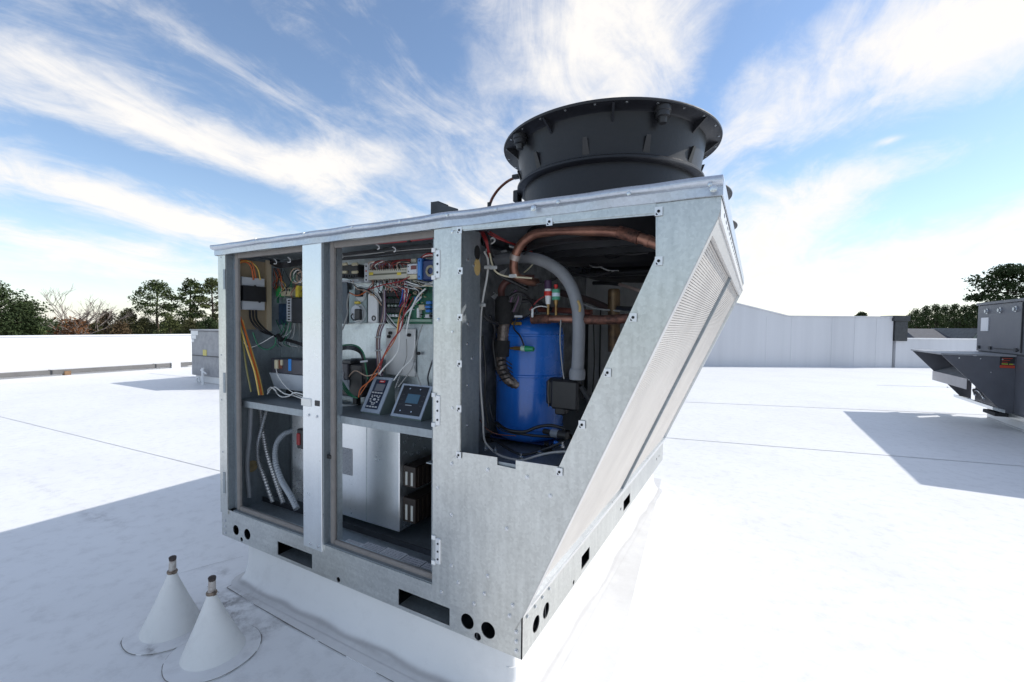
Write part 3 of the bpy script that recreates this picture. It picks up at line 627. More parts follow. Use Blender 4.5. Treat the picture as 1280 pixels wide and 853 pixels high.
# ------------------------------------------------------------------ curb under the main unit
cb = thing('roof_curb', 'white membrane covered curb carrying the open metal unit', 'curb', (0, 0, G0))
path = []; X0, X1, Y0, Y1, rad = .085, 1.405, .05, 2.06, .02
for cx_, cy_, a0 in ((X1-rad, Y0+rad, -90), (X1-rad, Y1-rad, 0), (X0+rad, Y1-rad, 90), (X0+rad, Y0+rad, 180)):
    for k in range(5): a = R(a0+k*22.5); path.append((cx_+rad*math.cos(a), cy_+rad*math.sin(a), math.cos(a), math.sin(a)))
full = []
for i, p in enumerate(path):
    q = path[(i+1) % len(path)]; full.append(p); d = math.hypot(q[0]-p[0], q[1]-p[1]); m_ = int(d/.03)
    for k in range(1, m_): t = k/m_; full.append((p[0]+(q[0]-p[0])*t, p[1]+(q[1]-p[1])*t, p[2], p[3]))
pf = [(-.004, -.001), (-.004, -.03), (0, -.08), (.002, -.12), (.008, -.15), (.016, -.172), (.03, -.186), (.045, -.1945), (.062, -.1958)]; n = len(full); vs = []
for j, (o_, z) in enumerate(pf):
    for i, (px_, py_, nx, ny) in enumerate(full):
        wv = mnoise.noise(Vector((px_*4.2, py_*4.2, 1))) * .022*min(1, j/3)+mnoise.noise(Vector((px_*11, py_*11, z*16)))*.007*(j > 0)
        zz = z+(mnoise.noise(Vector((px_*6, py_*6, 4)))*.012 if 3 < j < 7 else 0)
        oo = (o_+wv*.7) if j < 8 else o_
        vs.append((px_+nx*oo, py_+ny*oo, zz))
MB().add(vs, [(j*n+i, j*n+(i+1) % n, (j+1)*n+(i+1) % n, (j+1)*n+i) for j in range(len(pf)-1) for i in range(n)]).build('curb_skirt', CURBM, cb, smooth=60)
MB().box(.09, 1.40, .055, 2.05, -.03, -.004).build('curb_nailer', DARKM, cb)
# flashing apron on the roof along the front of the curb, with its dirty edge
ap = [(.076, -.022), (.3, -.034), (.7, -.045), (1.2, -.05), (1.62, -.05), (1.62, .35), (1.42, 2.3), (.02, 2.3), (.08, .07)]
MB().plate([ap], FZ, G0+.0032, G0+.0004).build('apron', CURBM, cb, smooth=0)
e = MB()
def dirt_edge(e, pts, wd_):
    P = [Vector((x, y, 0)) for x, y in pts]
    for a, b in zip(P, P[1:]):
        k = max(2, int((b-a).length/.02)); d = (b-a).normalized(); nn = Vector((d.y, -d.x, 0))
        for i in range(k):
            p, q = a.lerp(b, i/k), a.lerp(b, (i+1)/k); s = mnoise.noise(p*7)
            if s < -.35: continue
            w_ = wd_*(.6+.9*max(0, s)); e.add([(p.x, p.y, G0+.0031), (q.x, q.y, G0+.0031), (q.x+nn.x*w_, q.y+nn.y*w_, G0+.0029), (p.x+nn.x*w_, p.y+nn.y*w_, G0+.0029)], [(0, 1, 2, 3)])
dirt_edge(e, [(.08, .07), (.076, -.022), (.3, -.034), (.7, -.045), (1.2, -.05), (1.62, -.05)], .0035)
dirt_edge(e, [(-.115, .155), (-.162, .058), (-.206, -.055), (-.24, -.11)], .0022); dirt_edge(e, [(-.115, -.064), (.0, -.06), (.085, -.058)], .003)
e.build('apron_dirt', DIRTLINE, cb, smooth=0, fix=False)
MB().lathe((1.235, .045, G0+.006), [(.001, .012), (.013, .012), (.016, .004), (.016, 0), (.001, 0)], 12).build('drain_stub', mat('rust brown stub', (.16, .10, .07), .8, .2, .4, 50), cb)
# lapped corner patch of the curb membrane
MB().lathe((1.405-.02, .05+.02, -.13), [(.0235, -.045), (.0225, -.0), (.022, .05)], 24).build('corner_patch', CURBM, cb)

# ================================================================== THE OPEN METAL UNIT
unit = thing('open_rooftop_unit', 'open galvanised metal cabinet unit with slanted coil side and black fan ring on top', 'rooftop unit', (0, 0, 0))
W0, W1, D, H = 1.454, 1.912, 2.12, 1.205
def Yf(px, py): p = at(px, py, 0); return p.x, p.z
# ---- base rails with fork pockets and holes
fr = [(0, 0), (W0, 0), (W0, .118), (0, .118)]
holes = [rect(.384, .587, .013, .066), rect(1.007, 1.21, .012, .065), circ(.104, .044, .021, 18), circ(.184, .045, .022, 18), circ(.144, .014, .009, 12),
         circ(1.274, .047, .0225, 20), circ(1.345, .045, .0235, 20), circ(1.31, .0145, .0115, 14), circ(.727, .013, .009, 12)]
rail = MB().plate([fr]+holes, FY, 0, .003).build('base_rail', ZINC_H, unit, smooth=0)
sd = [(0, 0), (D, 0), (D, .118), (0, .118)]
def X4(px, py): p = on(0, W0, px, py); return p.y, p.z
sh = [circ(.090, .047, .023, 18), circ(.160, .047, .023, 18)]
for q in (((.475, .019), (.565, .068)), ((1.07, .019), (1.20, .068))): (a, c), (b, d) = q; sh.append(rect(a, b, c, d))
for q in ((.395, .014, .008), (1.02, .05, .008), (1.90, .06, .01), (1.98, .06, .01)): sh.append(circ(q[0], q[1], q[2], 10))
MB().plate([sd]+sh, FX, W0-.003, W0).build('base_rail', ZINC, unit, smooth=0)
MB().box(0, .003, .003, D, 0, .118).build('base_rail', ZINC, unit); MB().box(.003, W0-.003, D-.003, D, 0, .118).build('base_rail', ZINC, unit)
for x in (.45, .52, 1.06, 1.16): pass
MB().box(.003, W0-.003, .16, .163, 0, .118).build('dark_base_lining', DARKM, unit)        # dark lining added behind the holes so no bright ground shows through
MB().box(W0-.15, W0-.147, .003, D-.003, 0, .118).build('dark_base_lining', DARKM, unit)
MB().box(.386, .585, .003, .16, .066, .068).build('fork_pocket_lining', ZINC_IN, unit); MB().box(1.009, 1.208, .003, .16, .065, .067).build('fork_pocket_lining', ZINC_IN, unit)
MB().box(.386, .585, .003, .16, .009, .012).build('fork_pocket_lining', ZINC_IN, unit); MB().box(1.009, 1.208, .003, .16, .008, .011).build('fork_pocket_lining', ZINC_IN, unit)
MB().box(W0-.147, W0-.003, .475, .565, .069, .071).build('fork_pocket_lining', ZINC_IN, unit); MB().box(W0-.147, W0-.003, 1.07, 1.2, .069, .071).build('fork_pocket_lining', ZINC_IN, unit)
MB().box(.003, W0-.003, .003, D-.003, .0, .003).build('rail_foot', DARKM, unit)
# ---- floor of the electrical bay, rear and left walls
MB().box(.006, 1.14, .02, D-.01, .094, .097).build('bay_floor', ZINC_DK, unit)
MB().box(0, .004, .004, D, .12, H-.01).build('side_wall', ZINC, unit)
MB().plate([[(.004, .12), (1.452, .12), (1.898, 1.13), (1.906, 1.155), (1.906, H-.002), (.004, H-.002)]], FY, D-.004, D-.001).build('back_wall', ZINC, unit, smooth=0)
# ---- left post, mullion and openings
LX = (.094, .549); RX = (.690, 1.145)
zo0, zo1 = .125, 1.172
lp = MB(); lp.box(-.002, .052, -.004, .0, .10, H); lp.box(-.002, 0, 0, .05, .10, H); lp.build('corner_post', ZINC, unit)
MB().box(.052, .054, .0, .028, .12, H-.004).build('post_return', ZINC_DK, unit)
MB().box(.054, .082, .024, .028, .12, H-.004).build('door_seat', ZINC_DK, unit)
def gasketframe(x0, x1, z0, z1, nm):
    t_ = .020
    m = MB(); m.rbox(x0, x0+t_, .016, .028, z0, z1, .004); m.build('gasket_strip', GASKET, unit)
    MB().rbox(x0+t_, x1, .016, .028, z1-t_*1.1, z1, .004).build('gasket_strip', GASKET, unit)
    MB().rbox(x0+t_, x1, .016, .028, z0, z0+t_, .004).build('gasket_strip', GASKET, unit)
gasketframe(.082, .56, .116, 1.201, 0); gasketframe(.664, 1.150, .116, 1.201, 1)
# top and bottom reveals
for x0, x1 in ((.082, .549), (.65, 1.15)):
    MB().box(x0, x1, .003, .03, .1185, .1215).build('sill', ZINC_DK, unit)
    MB().box(x0, x1, .03, .034, .097, .135).build('sill_upstand', ZINC_IN, unit)
    MB().box(x0, x1, .0, .03, 1.2015, 1.2035).build('head_reveal', ZINC_IN, unit)
    MB().box(x0, x1, .03, .034, 1.190, 1.2035).build('head_rail', ZINC_DK, unit)
mu = MB(); mu.rbox(.549, .651, -.008, .006, .094, H, .0015); mu.build('mullion', ZINC_BR, unit)
MB().box(.651, .653, .0, .028, .118, H-.004).build('mullion_return', ZINC_DK, unit)
MB().box(.653, .664, .024, .028, .118, H-.004).build('door_seat', ZINC_DK, unit)
MB().box(.684, .686, .03, .050, .097, 1.20).build('inner_return', ZINC_IN, unit)
MB().box(.560, .686, .050, .053, .097, 1.20).build('inner_stile', ZINC_IN, unit)
MB().box(.558, .560, .03, .050, .097, 1.20).build('inner_return', ZINC_IN, unit)
MB().box(.028, .076, .03, .033, .097, 1.20).build('inner_stile', ZINC_DK, unit)
# ---- big front sheet with the sawn out access opening
op = [(1.250, .545), (1.373, .548), (1.373, .527), (1.431, .525), (1.431, .549), (1.557, .552), (1.786, 1.073), (1.784, 1.168), (1.248, 1.181)]
sheet = [(1.148, .092), (1.42, .070), (1.433, .078), (1.459, .128), (1.912, 1.145), (1.918, 1.165), (1.918, H), (1.148, H)]
front = MB().plate([sheet, op], FY, -.006, -.0035).build('front_sheet', ZINC, unit, smooth=0)
tp = MB().box(.0, 1.148, -.0045, -.0005, 1.1935, H); tp.build('head_strip', ZINC_H, unit)
# folded edges behind the front sheet
MB().box(1.148, 1.151, -.0035, .03, .10, H).build('folded_edge', ZINC_IN, unit)
# raised border strips round the access opening
MB().plate([[(1.215, 1.185), (1.784, 1.172), (1.784, H-.002), (1.215, H-.002)]], FY, -.0085, -.0062).build('border_strip', ZINC_H, unit, smooth=0)
MB().plate([[(1.215, .52), (1.248, .545), (1.248, 1.180), (1.215, 1.183)]], FY, -.0085, -.0062).build('border_strip', ZINC, unit, smooth=0)
# ---- screws, rivets and cage nuts (shared meshes)
scr = MB().lathe((0, 0, 0), [(.0062, 0), (.0062, -.0012), (.0040, -.0016), (.0040, -.0042), (.0001, -.0046)], 8, 'Y').build('screw', SCREWM, unit)
cage = MB(); cage.box(-.0085, .0085, -.002, 0, -.010, .010); cage = cage.build('cage_nut', mat('cage nut', (.70, .71, .72), .35, .6), unit)
cgh = MB().lathe((0, 0, 0), [(.0036, -.0032), (.0001, -.0032)], 8, 'Y'); cgh.add([(-.006, -.0026, -.008), (-.001, -.0026, -.008), (-.006, -.0026, -.002)], [(0, 1, 2)]); cgh = cgh.build('nut_hole', HOLEM, cage, smooth=0)
first = {'s': True, 'c': True}
def screw(px, py, y=-.0062, s=1.0):
    p = at(px, py, y)
    if first['s']: first['s'] = False; scr.location = p; return
    o = instance(scr, p, unit); o.scale = (s, s, s)
def cagenut(px, py):
    p = at(px, py, -.0087)
    if first['c']: first['c'] = False; cage.location = p; return
    o = instance(cage, p, unit); instance(cgh, (0, 0, 0), o)
for q in ((564.8, 579.7), (609.7, 587.2), (659, 596.4), (688, 620), (564.5, 643.7), (633.5, 661), (564.5, 707), (609.7, 719.9), (573, 728), (605.6, 742), (552, 740), (592.7, 754.5), (641, 756.6), (637, 769.8), (547.5, 610), (566, 290), (566, 415), (566, 510), (548, 400)): screw(*q)
for q in ((645.4, 790), (645.4, 802), (645.4, 814), (281.5, 651), (281.8, 658), (282.2, 666)): screw(*q, y=-.0002)
for q in ((388.5, 679.5), (397.8, 683), (386, 519), (396, 521)): screw(*q, y=-.0082)
for q in ((276, 322), (276.5, 444), (277, 500), (278.5, 565), (279, 600)): screw(*q, y=-.0042, s=.6)
for q in ((574.5, 288), (687, 277.5), (575.5, 339), (575, 397), (574.5, 455), (574, 511), (573.5, 569), (823.5, 264.5), (823.5, 326.5), (791.5, 397), (759.5, 466), (727.5, 531), (699.5, 590)): cagenut(*q)
# ---- hinge halves left on the frame
def hinge(px, y0, y1, plane, w=.016):
    p0, p1 = at(px, y0, plane), at(px, y1, plane); x = p0.x; t_ = MB(); t_.rbox(x, x+w, plane-.004, plane, p1.z, p0.z, .003); h = t_.build('hinge_leaf', mat('pale hinge', (.70, .71, .72), .35, .5), unit)
    k = MB(); k.box(x-.012, x, plane-.006, plane-.001, p0.z-.006, p0.z+.006); k.box(x-.012, x, plane-.006, plane-.001, p1.z-.004, p1.z+.008); k.build('hinge_lug', WHITEPL, h)
    for f in (.2, .5, .8): MB().lathe((x+w*.55, plane-.004, p1.z+(p0.z-p1.z)*f), [(.0035, 0), (.0035, -.001), (.0001, -.0015)], 8, 'Y').build('hinge_screw', DARKM, h)
hinge(545, 313, 348, -.006); hinge(545, 494, 532, -.006); hinge(545, 672, 704, -.006, .018)
for y0, y1 in ((337, 362), (466, 491), (590, 616)):
    p0, p1 = at(279.3, y0, -.004), at(279.3, y1, -.004); MB().rbox(p0.x, p0.x+.014, -.0065, -.004, p1.z, p0.z, .002).build('hinge_leaf', ZINC_DK, unit)
lt = fb(unit, 'latch_keeper', mat('pale latch', (.72, .72, .70), .4, .3), 376, 498, 388, 508, -.012, .006)
fb(lt, 'latch_tongue', BLACKPL, 393, 501, 399, 508, -.010, .003); fb(unit, 'latch_catch', BLACKPL, 408, 569, 413, 574, .012, .006); fb(unit, 'latch_catch', BLACKPL, 407, 667, 410, 672, .02, .005)
# ---- cap
capp = [(.03, H+.031), (-.018, H+.031), (-.026, H+.029), (-.030, H+.024), (-.030, H+.017), (-.026, H+.012), (-.014, H+.009), (-.013, H-.010), (-.009, H-.011), (-.009, H+.012), (-.02, H+.016), (-.024, H+.02), (-.02, H+.026), (.03, H+.027)]
n = len(capp); nx = 90; vs = []
for i in range(nx+1):
    x = -.012+(1.934)*i/nx
    for (y, z) in capp: vs.append((x, y+mnoise.noise(Vector((x*9, z*40, 2)))*.0042, z+mnoise.noise(Vector((x*8, 0, 7)))*.0022))
cap = MB().add(vs, [(i*n+k, i*n+(k+1) % n, (i+1)*n+(k+1) % n, (i+1)*n+k) for i in range(nx) for k in range(n)]+[tuple(range(n)), tuple(nx*n+k for k in reversed(range(n)))])
cap.build('cap_edge', ZINC_CAP, unit, smooth=50)
sk = MB(); sk.box(1.920, 1.9225, -.012, D+.02, H-.012, H+.030); sk.build('cap_edge', ZINC_CAP, unit)
MB().box(-.014, -.0115, -.01, D+.02, H-.012, H+.030).build('cap_edge', ZINC_CAP, unit)
MB().box(-.01, 1.919, D+.012, D+.015, H-.012, H+.026).build('cap_edge', ZINC_CAP, unit)
FC = [(1.542, .414), (1.542, 1.09), (1.542, 1.766)]
MB().plate([[(-.01, .03), (1.919, .03), (1.919, D+.011), (-.01, D+.011)]]+[circ(a, b, .262, 40) for a, b in FC], FZ, H+.024, H+.027).build('top_sheet', ZINC_CAP, unit, smooth=0)
for q in ((620, 261.5), (697.7, 252.7), (786, 242), (887.6, 230.7), (559, 269), (500, 277), (440, 284.5), (380, 292), (320, 299)): screw(*q, y=-.0305, s=.8)
for q in ((667, 260.7), (892, 236)): screw(*q, y=-.0305, s=1.3)
for q in ((480, 284), (556, 273)): screw(*q, y=-.014, s=.7)
# small angle bracket standing on the cap
br = MB(); p = at(540, 258, .02)
zb = H+.028; A_, B_, C_, D_ = at(538.5, 252.5, .05), at(547, 253.5, .05), at(572, 262, .05), at(549, 258, .05)
for P_ in ([(A_.x, zb), (C_.x, zb), (C_.x, C_.z+.002), (B_.x, B_.z), (A_.x, A_.z)],): br.plate([P_], FY, .05, .053)
br.plate([[(.053, A_.z-.003), (.105, A_.z-.003), (.105, A_.z), (.053, A_.z)]], FX, A_.x, B_.x)
br.build('top_bracket', DARKM, unit)
# ---- header above the coil and the slanted coil side
MB().box(1.908, 1.9185, .0, D, 1.150, H+.018).build('coil_header_plate', WHITEFR, unit)
for k in range(26): MB().box(1.9186, 1.9193, .1+k*.076, .125+k*.076, H-.030, H-.024).build('vent_slot', DARKM, unit)
B0, T0 = Vector((1.459, 0, .128)), Vector((1.912, 0, 1.147)); dS = (T0-B0); SL = dS.length; dS.normalize(); nS = Vector((dS.z, 0, -dS.x))
def slope(u, v, w_): p = B0+dS*v+nS*w_; return (p.x, u, p.z)
def sbox(name, m, y0, y1, s0, s1, w0, w1, label=None): return MB().plate([rect(y0, y1, s0, s1)], slope, w0, w1).build(name, m, unit, label, smooth=0)
sbox('coil_frame', WHITEFR, -.0035, .026, 0, SL, -.02, .002); sbox('coil_frame', ZINC_BR, D-.03, D, 0, SL, -.02, .002)
sbox('coil_frame', WHITEFR, .026, D-.03, SL-.03, SL, -.02, .001); sbox('coil_frame', ZINC_BR, .026, D-.03, 0, .035, -.02, .001)
sbox('coil_divider', ZINC_DK, .985, 1.012, .035, SL-.03, -.02, -.001)
for y0, y1 in ((.027, .984), (1.013, D-.031)):
    fn_ = MB(); k = 150; pt = (SL-.068)/k
    for i in range(k):
        s = .0365+pt*i; a = s+pt*.78
        fn_.add([slope(y0, s, -.0134), slope(y1, s, -.0134), slope(y1, a, -.0134), slope(y0, a, -.0134), slope(y0, s, -.0118), slope(y1, s, -.0118), slope(y1, a, -.0118), slope(y0, a, -.0118)], [(3, 2, 1, 0), (4, 5, 6, 7), (0, 1, 5, 4), (1, 2, 6, 5), (2, 3, 7, 6), (3, 0, 4, 7)])
    rb = MB(); q = int((y1-y0)/.105)
    for i in range(1, q): y = y0+(y1-y0)*i/q; rb.plate([rect(y-.002, y+.002, .036, SL-.031)], slope, -.019, -.0136)
    c = rb.build('coil', COILM, unit, smooth=0); c['kind'] = 'stuff'
    fo = fn_.build('coil_tubes', COILM, c, smooth=0); fo['kind'] = 'stuff'
MB().box(W0-.02, W0+.004, .0, D, .1185, .128).build('rail_ledge', WHITEFR, unit)
for k in range(4): instance(scr, Vector((W0+.0005, .03+.05*k, .105)), unit, (0, 0, R(90)), 'screw')

# ---- fan rings
def ring_(cx_, cy_, full=True):
    c = (cx_, cy_, 0); z0 = H+.027
    pr_ = [(.268, z0), (.276, z0), (.277, 1.364), (.297, 1.366), (.301, 1.369), (.301, 1.375), (.298, 1.378), (.287, 1.380), (.287, 1.395), (.303, 1.488),
           (.310, 1.4925), (.347, 1.495), (.348, 1.499), (.346, 1.503), (.30, 1.505), (.288, 1.49), (.272, 1.40), (.268, 1.36)]
    s = MB().lathe(c, pr_, 96, close=True).build('fan_ring', BLACKM, unit, smooth=40)
    if not full:
        return s
    for dg in (-21.4, -71, -105, -148, 12.7, 45, 80, 115, 150, 178):    # gussets under the rim
        a = R(dg); e = Vector((math.cos(a), math.sin(a), 0)); t_ = Vector((-e.y, e.x, 0)); C0 = Vector(c)
        v = [C0+e*.300+Vector((0, 0, 1.4925)), C0+e*.340+Vector((0, 0, 1.494)), C0+e*.298+Vector((0, 0, 1.462))]
        MB().add([q-t_*.003 for q in v]+[q+t_*.003 for q in v], [(0, 1, 2), (5, 4, 3), (0, 3, 4, 1), (1, 4, 5, 2), (2, 5, 3, 0)]).build('gusset', BLACKM, s, smooth=0)
    for dg in (-47.2, -127.8, 52, 132):      # screw bosses
        a = R(dg); e = Vector((math.cos(a), math.sin(a), 0)); q = Vector(c)+e*.322
        MB().lathe((q.x, q.y, 0), [(.001, 1.452), (.010, 1.452), (.012, 1.466), (.019, 1.468), (.019, 1.480), (.022, 1.482), (.022, 1.4935), (.001, 1.4935)], 16).build('boss', BLACKPL, s)
    for k in range(11):                      # moulded wedges on the wall
        a = R(k*360/11-19.5); e = Vector((math.cos(a), math.sin(a), 0)); t_ = Vector((-e.y, e.x, 0)); r0 = .291; r1 = .298; C0 = Vector(c)
        v = [C0+e*(r0-.004)-t_*.010+Vector((0, 0, 1.387)), C0+e*(r0-.004)+t_*.010+Vector((0, 0, 1.387)), C0+e*(r1-.004)+t_*.005+Vector((0, 0, 1.429)), C0+e*(r1-.004)-t_*.005+Vector((0, 0, 1.429)), C0+e*(r1+.004)+t_*.006+Vector((0, 0, 1.429)), C0+e*(r1+.004)-t_*.006+Vector((0, 0, 1.429))]
        MB().add(v, [(0, 1, 4, 5), (5, 4, 2, 3), (1, 2, 4), (0, 5, 3), (0, 3, 2, 1)]).build('wall_wedge', BLACKPL, s, smooth=0)
    for k in range(26):
        a = R(k*360/26+4); MB().lathe((cx_+.337*math.cos(a), cy_+.337*math.sin(a), 1.4938), [(.001, -.0012), (.0034, -.0010), (.0034, .001), (.001, .001)], 6).build('rim_screw', SCREWM, s)
    MB().rbox(cx_-.306, cx_-.285, cy_-.10, cy_-.07, 1.345, 1.385, .003).build('cable_clip', BLACKPL, s)
    MB().rbox(cx_-.300, cx_-.275, cy_-.12, cy_-.10, 1.42, 1.432, .002).build('cable_clip', BLACKPL, s)
    return s
rings = [ring_(*FC[0]), ring_(*FC[1], False), ring_(*FC[2], False)]
for (a, b) in FC:                            # motor, hub, blades, carrier bars
    mo = MB().lathe((a, b, 0), [(.001, 1.20), (.060, 1.20), (.066, 1.21), (.066, 1.30), (.001, 1.30)], 24).build('fan_motor', BLACKM, unit)
    MB().lathe((a, b, 0), [(.001, 1.302), (.108, 1.302), (.112, 1.31), (.112, 1.375), (.09, 1.385), (.001, 1.40)], 24).build('fan_hub', BLACKPL, mo)
    for k in range(5):
        an = R(72*k+10); vs = []
        for i in range(6):
            r = .108+.0315*i; w_ = .060+.006*i
            for s_ in (-1, 1):
                for th in (0, .004): aa = an+s_*w_/r*.8+.05*i; vs.append((a+r*math.cos(aa), b+r*math.sin(aa), 1.345+s_*.022+th))
        f = []
        for i in range(5):
            o = i*4; f += [(o, o+2, o+6, o+4), (o+1, o+5, o+7, o+3), (o, o+4, o+5, o+1), (o+2, o+3, o+7, o+6)]
        f += [(0, 1, 3, 2), (20, 22, 23, 21)]
        MB().add(vs, f).build('fan_blade', BLACKM, mo)
    for dy in (-.07, .07): MB().box(a-.30, a+.30, b+dy-.010, b+dy+.010, 1.168, 1.196).build('motor_bar', DARKM, unit)
    MB().lathe((a, b, 0), [(.262, H+.022), (.262, 1.165), (.275, 1.150), (.279, 1.152), (.267, 1.167), (.267, H+.022)], 48, close=True).build('inlet_ring', BLACKPL, unit)
wire(unit, [(652, 219, .40), (636, 226, .39), (624, 236, .37), (616, 247, .34), (611.5, 258, .31)], .0052, BROWNW, 'fan_cable', 8)
MB().lathe(at(611.5, 257, .31), [(.001, -.01), (.007, -.01), (.007, .01), (.001, .01)], 8).build('cable_gland', BLACKPL, unit)

# ================================================================== ELECTRICAL BAYS
BK = .255
# rear sheet, partition, shelf
MB().box(.03, 1.11, BK, BK+.003, .57, 1.21).build('rear_sheet', ZINC_IN, unit)
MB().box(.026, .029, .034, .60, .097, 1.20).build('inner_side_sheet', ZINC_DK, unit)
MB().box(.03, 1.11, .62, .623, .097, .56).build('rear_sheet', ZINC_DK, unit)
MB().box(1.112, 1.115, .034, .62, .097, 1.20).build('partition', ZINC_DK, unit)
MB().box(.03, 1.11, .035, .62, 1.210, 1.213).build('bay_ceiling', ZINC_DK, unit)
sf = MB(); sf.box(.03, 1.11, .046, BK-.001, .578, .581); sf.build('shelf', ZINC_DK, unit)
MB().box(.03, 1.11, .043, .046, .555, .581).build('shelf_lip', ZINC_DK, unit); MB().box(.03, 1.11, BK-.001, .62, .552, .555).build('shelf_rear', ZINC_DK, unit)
# lower enclosure with the disconnect handle
bx0, bx1 = at(365, 570, .18).x, at(500, 600, .18).x-.004
en = MB(); en.rbox(bx0, bx1, .18, .60, .135, .552, .003); en = en.build('lower_enclosure', ZINC_BR, unit)
MB().box(bx0+.215, bx0+.217, .1785, .18, .14, .55).build('enclosure_fold', ZINC_DK, en)
MB().box(bx1-.17, bx1-.167, .1785, .18, .14, .55).build('enclosure_fold', ZINC_IN, en)
fb(unit, 'rating_label', PAPER2, 421, 560, 440, 593, .178, .0015, label='grey printed label on the enclosure')
hh = fb(unit, 'switch_handle', mat('red black switch', (.03, .03, .032), .4), 370.5, 537, 382, 562, .160, .018, .005, label='black and red switch handle'); fb(hh, 'handle_grip', mat('deep red grip', (.30, .02, .025), .4), 370, 542, 374, 557, .154, .008, .003)
# dark finned blocks on the side of the enclosure
for (t_, b_) in ((579, 611), (619, 655)):
    P0 = at(503, (t_+b_)/2, .20); zt, zb = at(511, t_+4, .20).z, at(511, b_-1.5, .20).z; xr = at(519, (t_+b_)/2, .20).x
    bl = MB().rbox(bx1, xr, .20, .44, zb, zt, .002).build('finned_block', mat('dark brown block', (.022, .014, .010), .45, 0, .2, 20), unit)
    for k in range(9): MB().box(xr, xr+.004, .215+k*.025, .225+k*.025, zb+.004, zt-.004).build('fin', MATS['dark brown block'], bl)
    for f in (.22, .66): MB().box(bx1+(xr-bx1)*f, bx1+(xr-bx1)*(f+.17), .1985, .2, zb+(zt-zb)*.10, zb+(zt-zb)*.72).build('terminal_slot', mat('pale slot', (.50, .50, .46), .5), bl)
# perforated dots on the side sheet of the enclosure
for (x, y) in ((506, 552), (511, 545), (518, 556), (524, 549), (531, 560), (507, 566), (515, 568), (523, 566)):
    p = on(0, bx1+.0004, x, y); MB().lathe(p, [(.0075, 0), (.0075, .0008), (.006, .0008), (.006, 0)], 10, 'X', close=True).build('knockout', ZINC_DK, unit)
# paper labels lying on the floor lip
for i, (a, b, y0, y1, c_) in enumerate(((.66, .74, .058, .105, 1), (.74, .83, .066, .125, 0), (.835, .93, .060, .13, 1), (.935, 1.02, .05, .125, 0), (1.025, 1.105, .045, .12, 0))):
    MB().box(a, b, y0, y1, .0972+.0003*i, .0980+.0003*i).build('paper_label', PAPER if c_ else PAPER3, unit)
# bay 1 lower: round knockouts, conduits
MB().lathe(on(0, .0305, 315, 583), [(.026, 0), (.026, .002), (.008, .003), (.0001, .003)], 24, 'X').build('knockout', mat('brass tinted plate', (.38, .29, .16), .4, .6, .3, 30), unit)
MB().lathe((.185, .30, .45), [(.062, -.002), (.062, .002), (.05, .002), (.05, -.002)], 30, 'Y', close=True).build('hole_ring', DARKM, unit)
MB().plate([rect(.032, bx0-.002, .10, .552), circ(.185, .445, .05, 28)], FY, .30, .302).build('inner_sheet', ZINC_DK, unit, smooth=0)
MB().tube([(.185, .31, .445), (.20, .45, .43)], .044, 24, cap=False).build('round_duct', ZINC_IN, unit)
wire(unit, [(325.5, 511, .15), (328.5, 537.5, .14), (334, 567.5, .13), (344, 599, .12), (354, 629, .11)], .0102, FLEX, 'corrugated_conduit', 10, 20, ripple=-.30)
wire(unit, [(334, 511, .14), (327, 536, .13), (322.5, 556, .125), (323, 575, .12), (330, 596, .12), (341, 628, .115)], .0100, FLEX, 'corrugated_conduit', 10, 17, ripple=-.30)
wire(unit, [(368, 538, .20), (355, 543, .17), (345.5, 556, .15), (344.5, 577, .14), (352, 601, .12), (362, 618, .10), (371, 636, .09)], .0128, mat('grey corrugated hose', (.36, .39, .42), .5, .2), 'corrugated_hose', 12, 15, ripple=-.2)
wire(unit, [(314, 508, .085), (312, 545, .085), (309, 580, .085), (312, 622, .085)], .0095, GREYTUBE, 'conduit', 8)
# bay 1 upper: left wall board, contactor, cables
tb = lb(unit, 'mounting_board', TAN, 297, 326, 333, 412, .036, .004, 'tan mounting board')
MB().box(.036, .044, on(0, .036, 332, 360).y, on(0, .036, 338, 360).y, on(0, .036, 335, 414).z, on(0, .036, 335, 326).z).build('board_edge', mat('pale tan', (.56, .46, .32), .6), tb)
y0, y1 = on(0, .075, 303, 365).y, on(0, .075, 331, 365).y; zz = lambda py: on(0, .075, 317, py).z
ct = MB().box(.036, .073, y0, y1, zz(387.5), zz(347.5)).build('contactor', mat('contactor grey', (.55, .57, .60), .45), unit, 'white and black contactor on the left wall')
MB().box(.036, .082, y0-.001, y1+.001, zz(377), zz(358)).build('contactor_body', BLACKPL, ct)
for f in (.52, .72): MB().lathe((.083, y0+(y1-y0)*f, zz(377 if f > .6 else 358)), [(.005, -.004), (.005, 0), (.0001, .001)], 10, 'X').build('contactor_stud', BLACKPL, ct)
wl_ = lambda x, y, o=.09: (lambda p: (p.x, p.y, p.z))(on(0, o, x, y))
def wx(pts, r, m, name='wire', o=.085, sub=6): return MB().tube(spline([on(0, q[2] if len(q) > 2 else o, q[0], q[1]) for q in pts], sub), r, 6).build(name, m, unit)
wx([(294, 336), (300, 329), (308, 328), (314, 334), (317, 350, .075)], .0034, ORANGE); wx([(294, 333), (304, 326.5), (314, 328), (322, 336), (325.5, 350, .075)], .0030, YELW)
wx([(294, 331), (302, 326), (311, 326.5), (316, 331), (320, 348, .075)], .0030, ORANGE)
wx([(295, 392, .08), (302, 414, .09), (310, 440, .11), (318, 464, .13), (324, 494, .15)], .0036, YELW); wx([(300, 396, .08), (307, 416, .09), (314, 442, .11), (321, 466, .13), (327, 494, .15)], .0040, ORANGE)
wx([(297, 404, .07), (304, 432, .09), (308, 460, .11), (314, 490, .13)], .0035, mat('olive wire', (.22, .20, .07), .5)); wx([(303, 400, .08), (309, 420, .09), (317, 446, .11), (324, 470, .13), (329, 494, .15)], .0028, YELW)
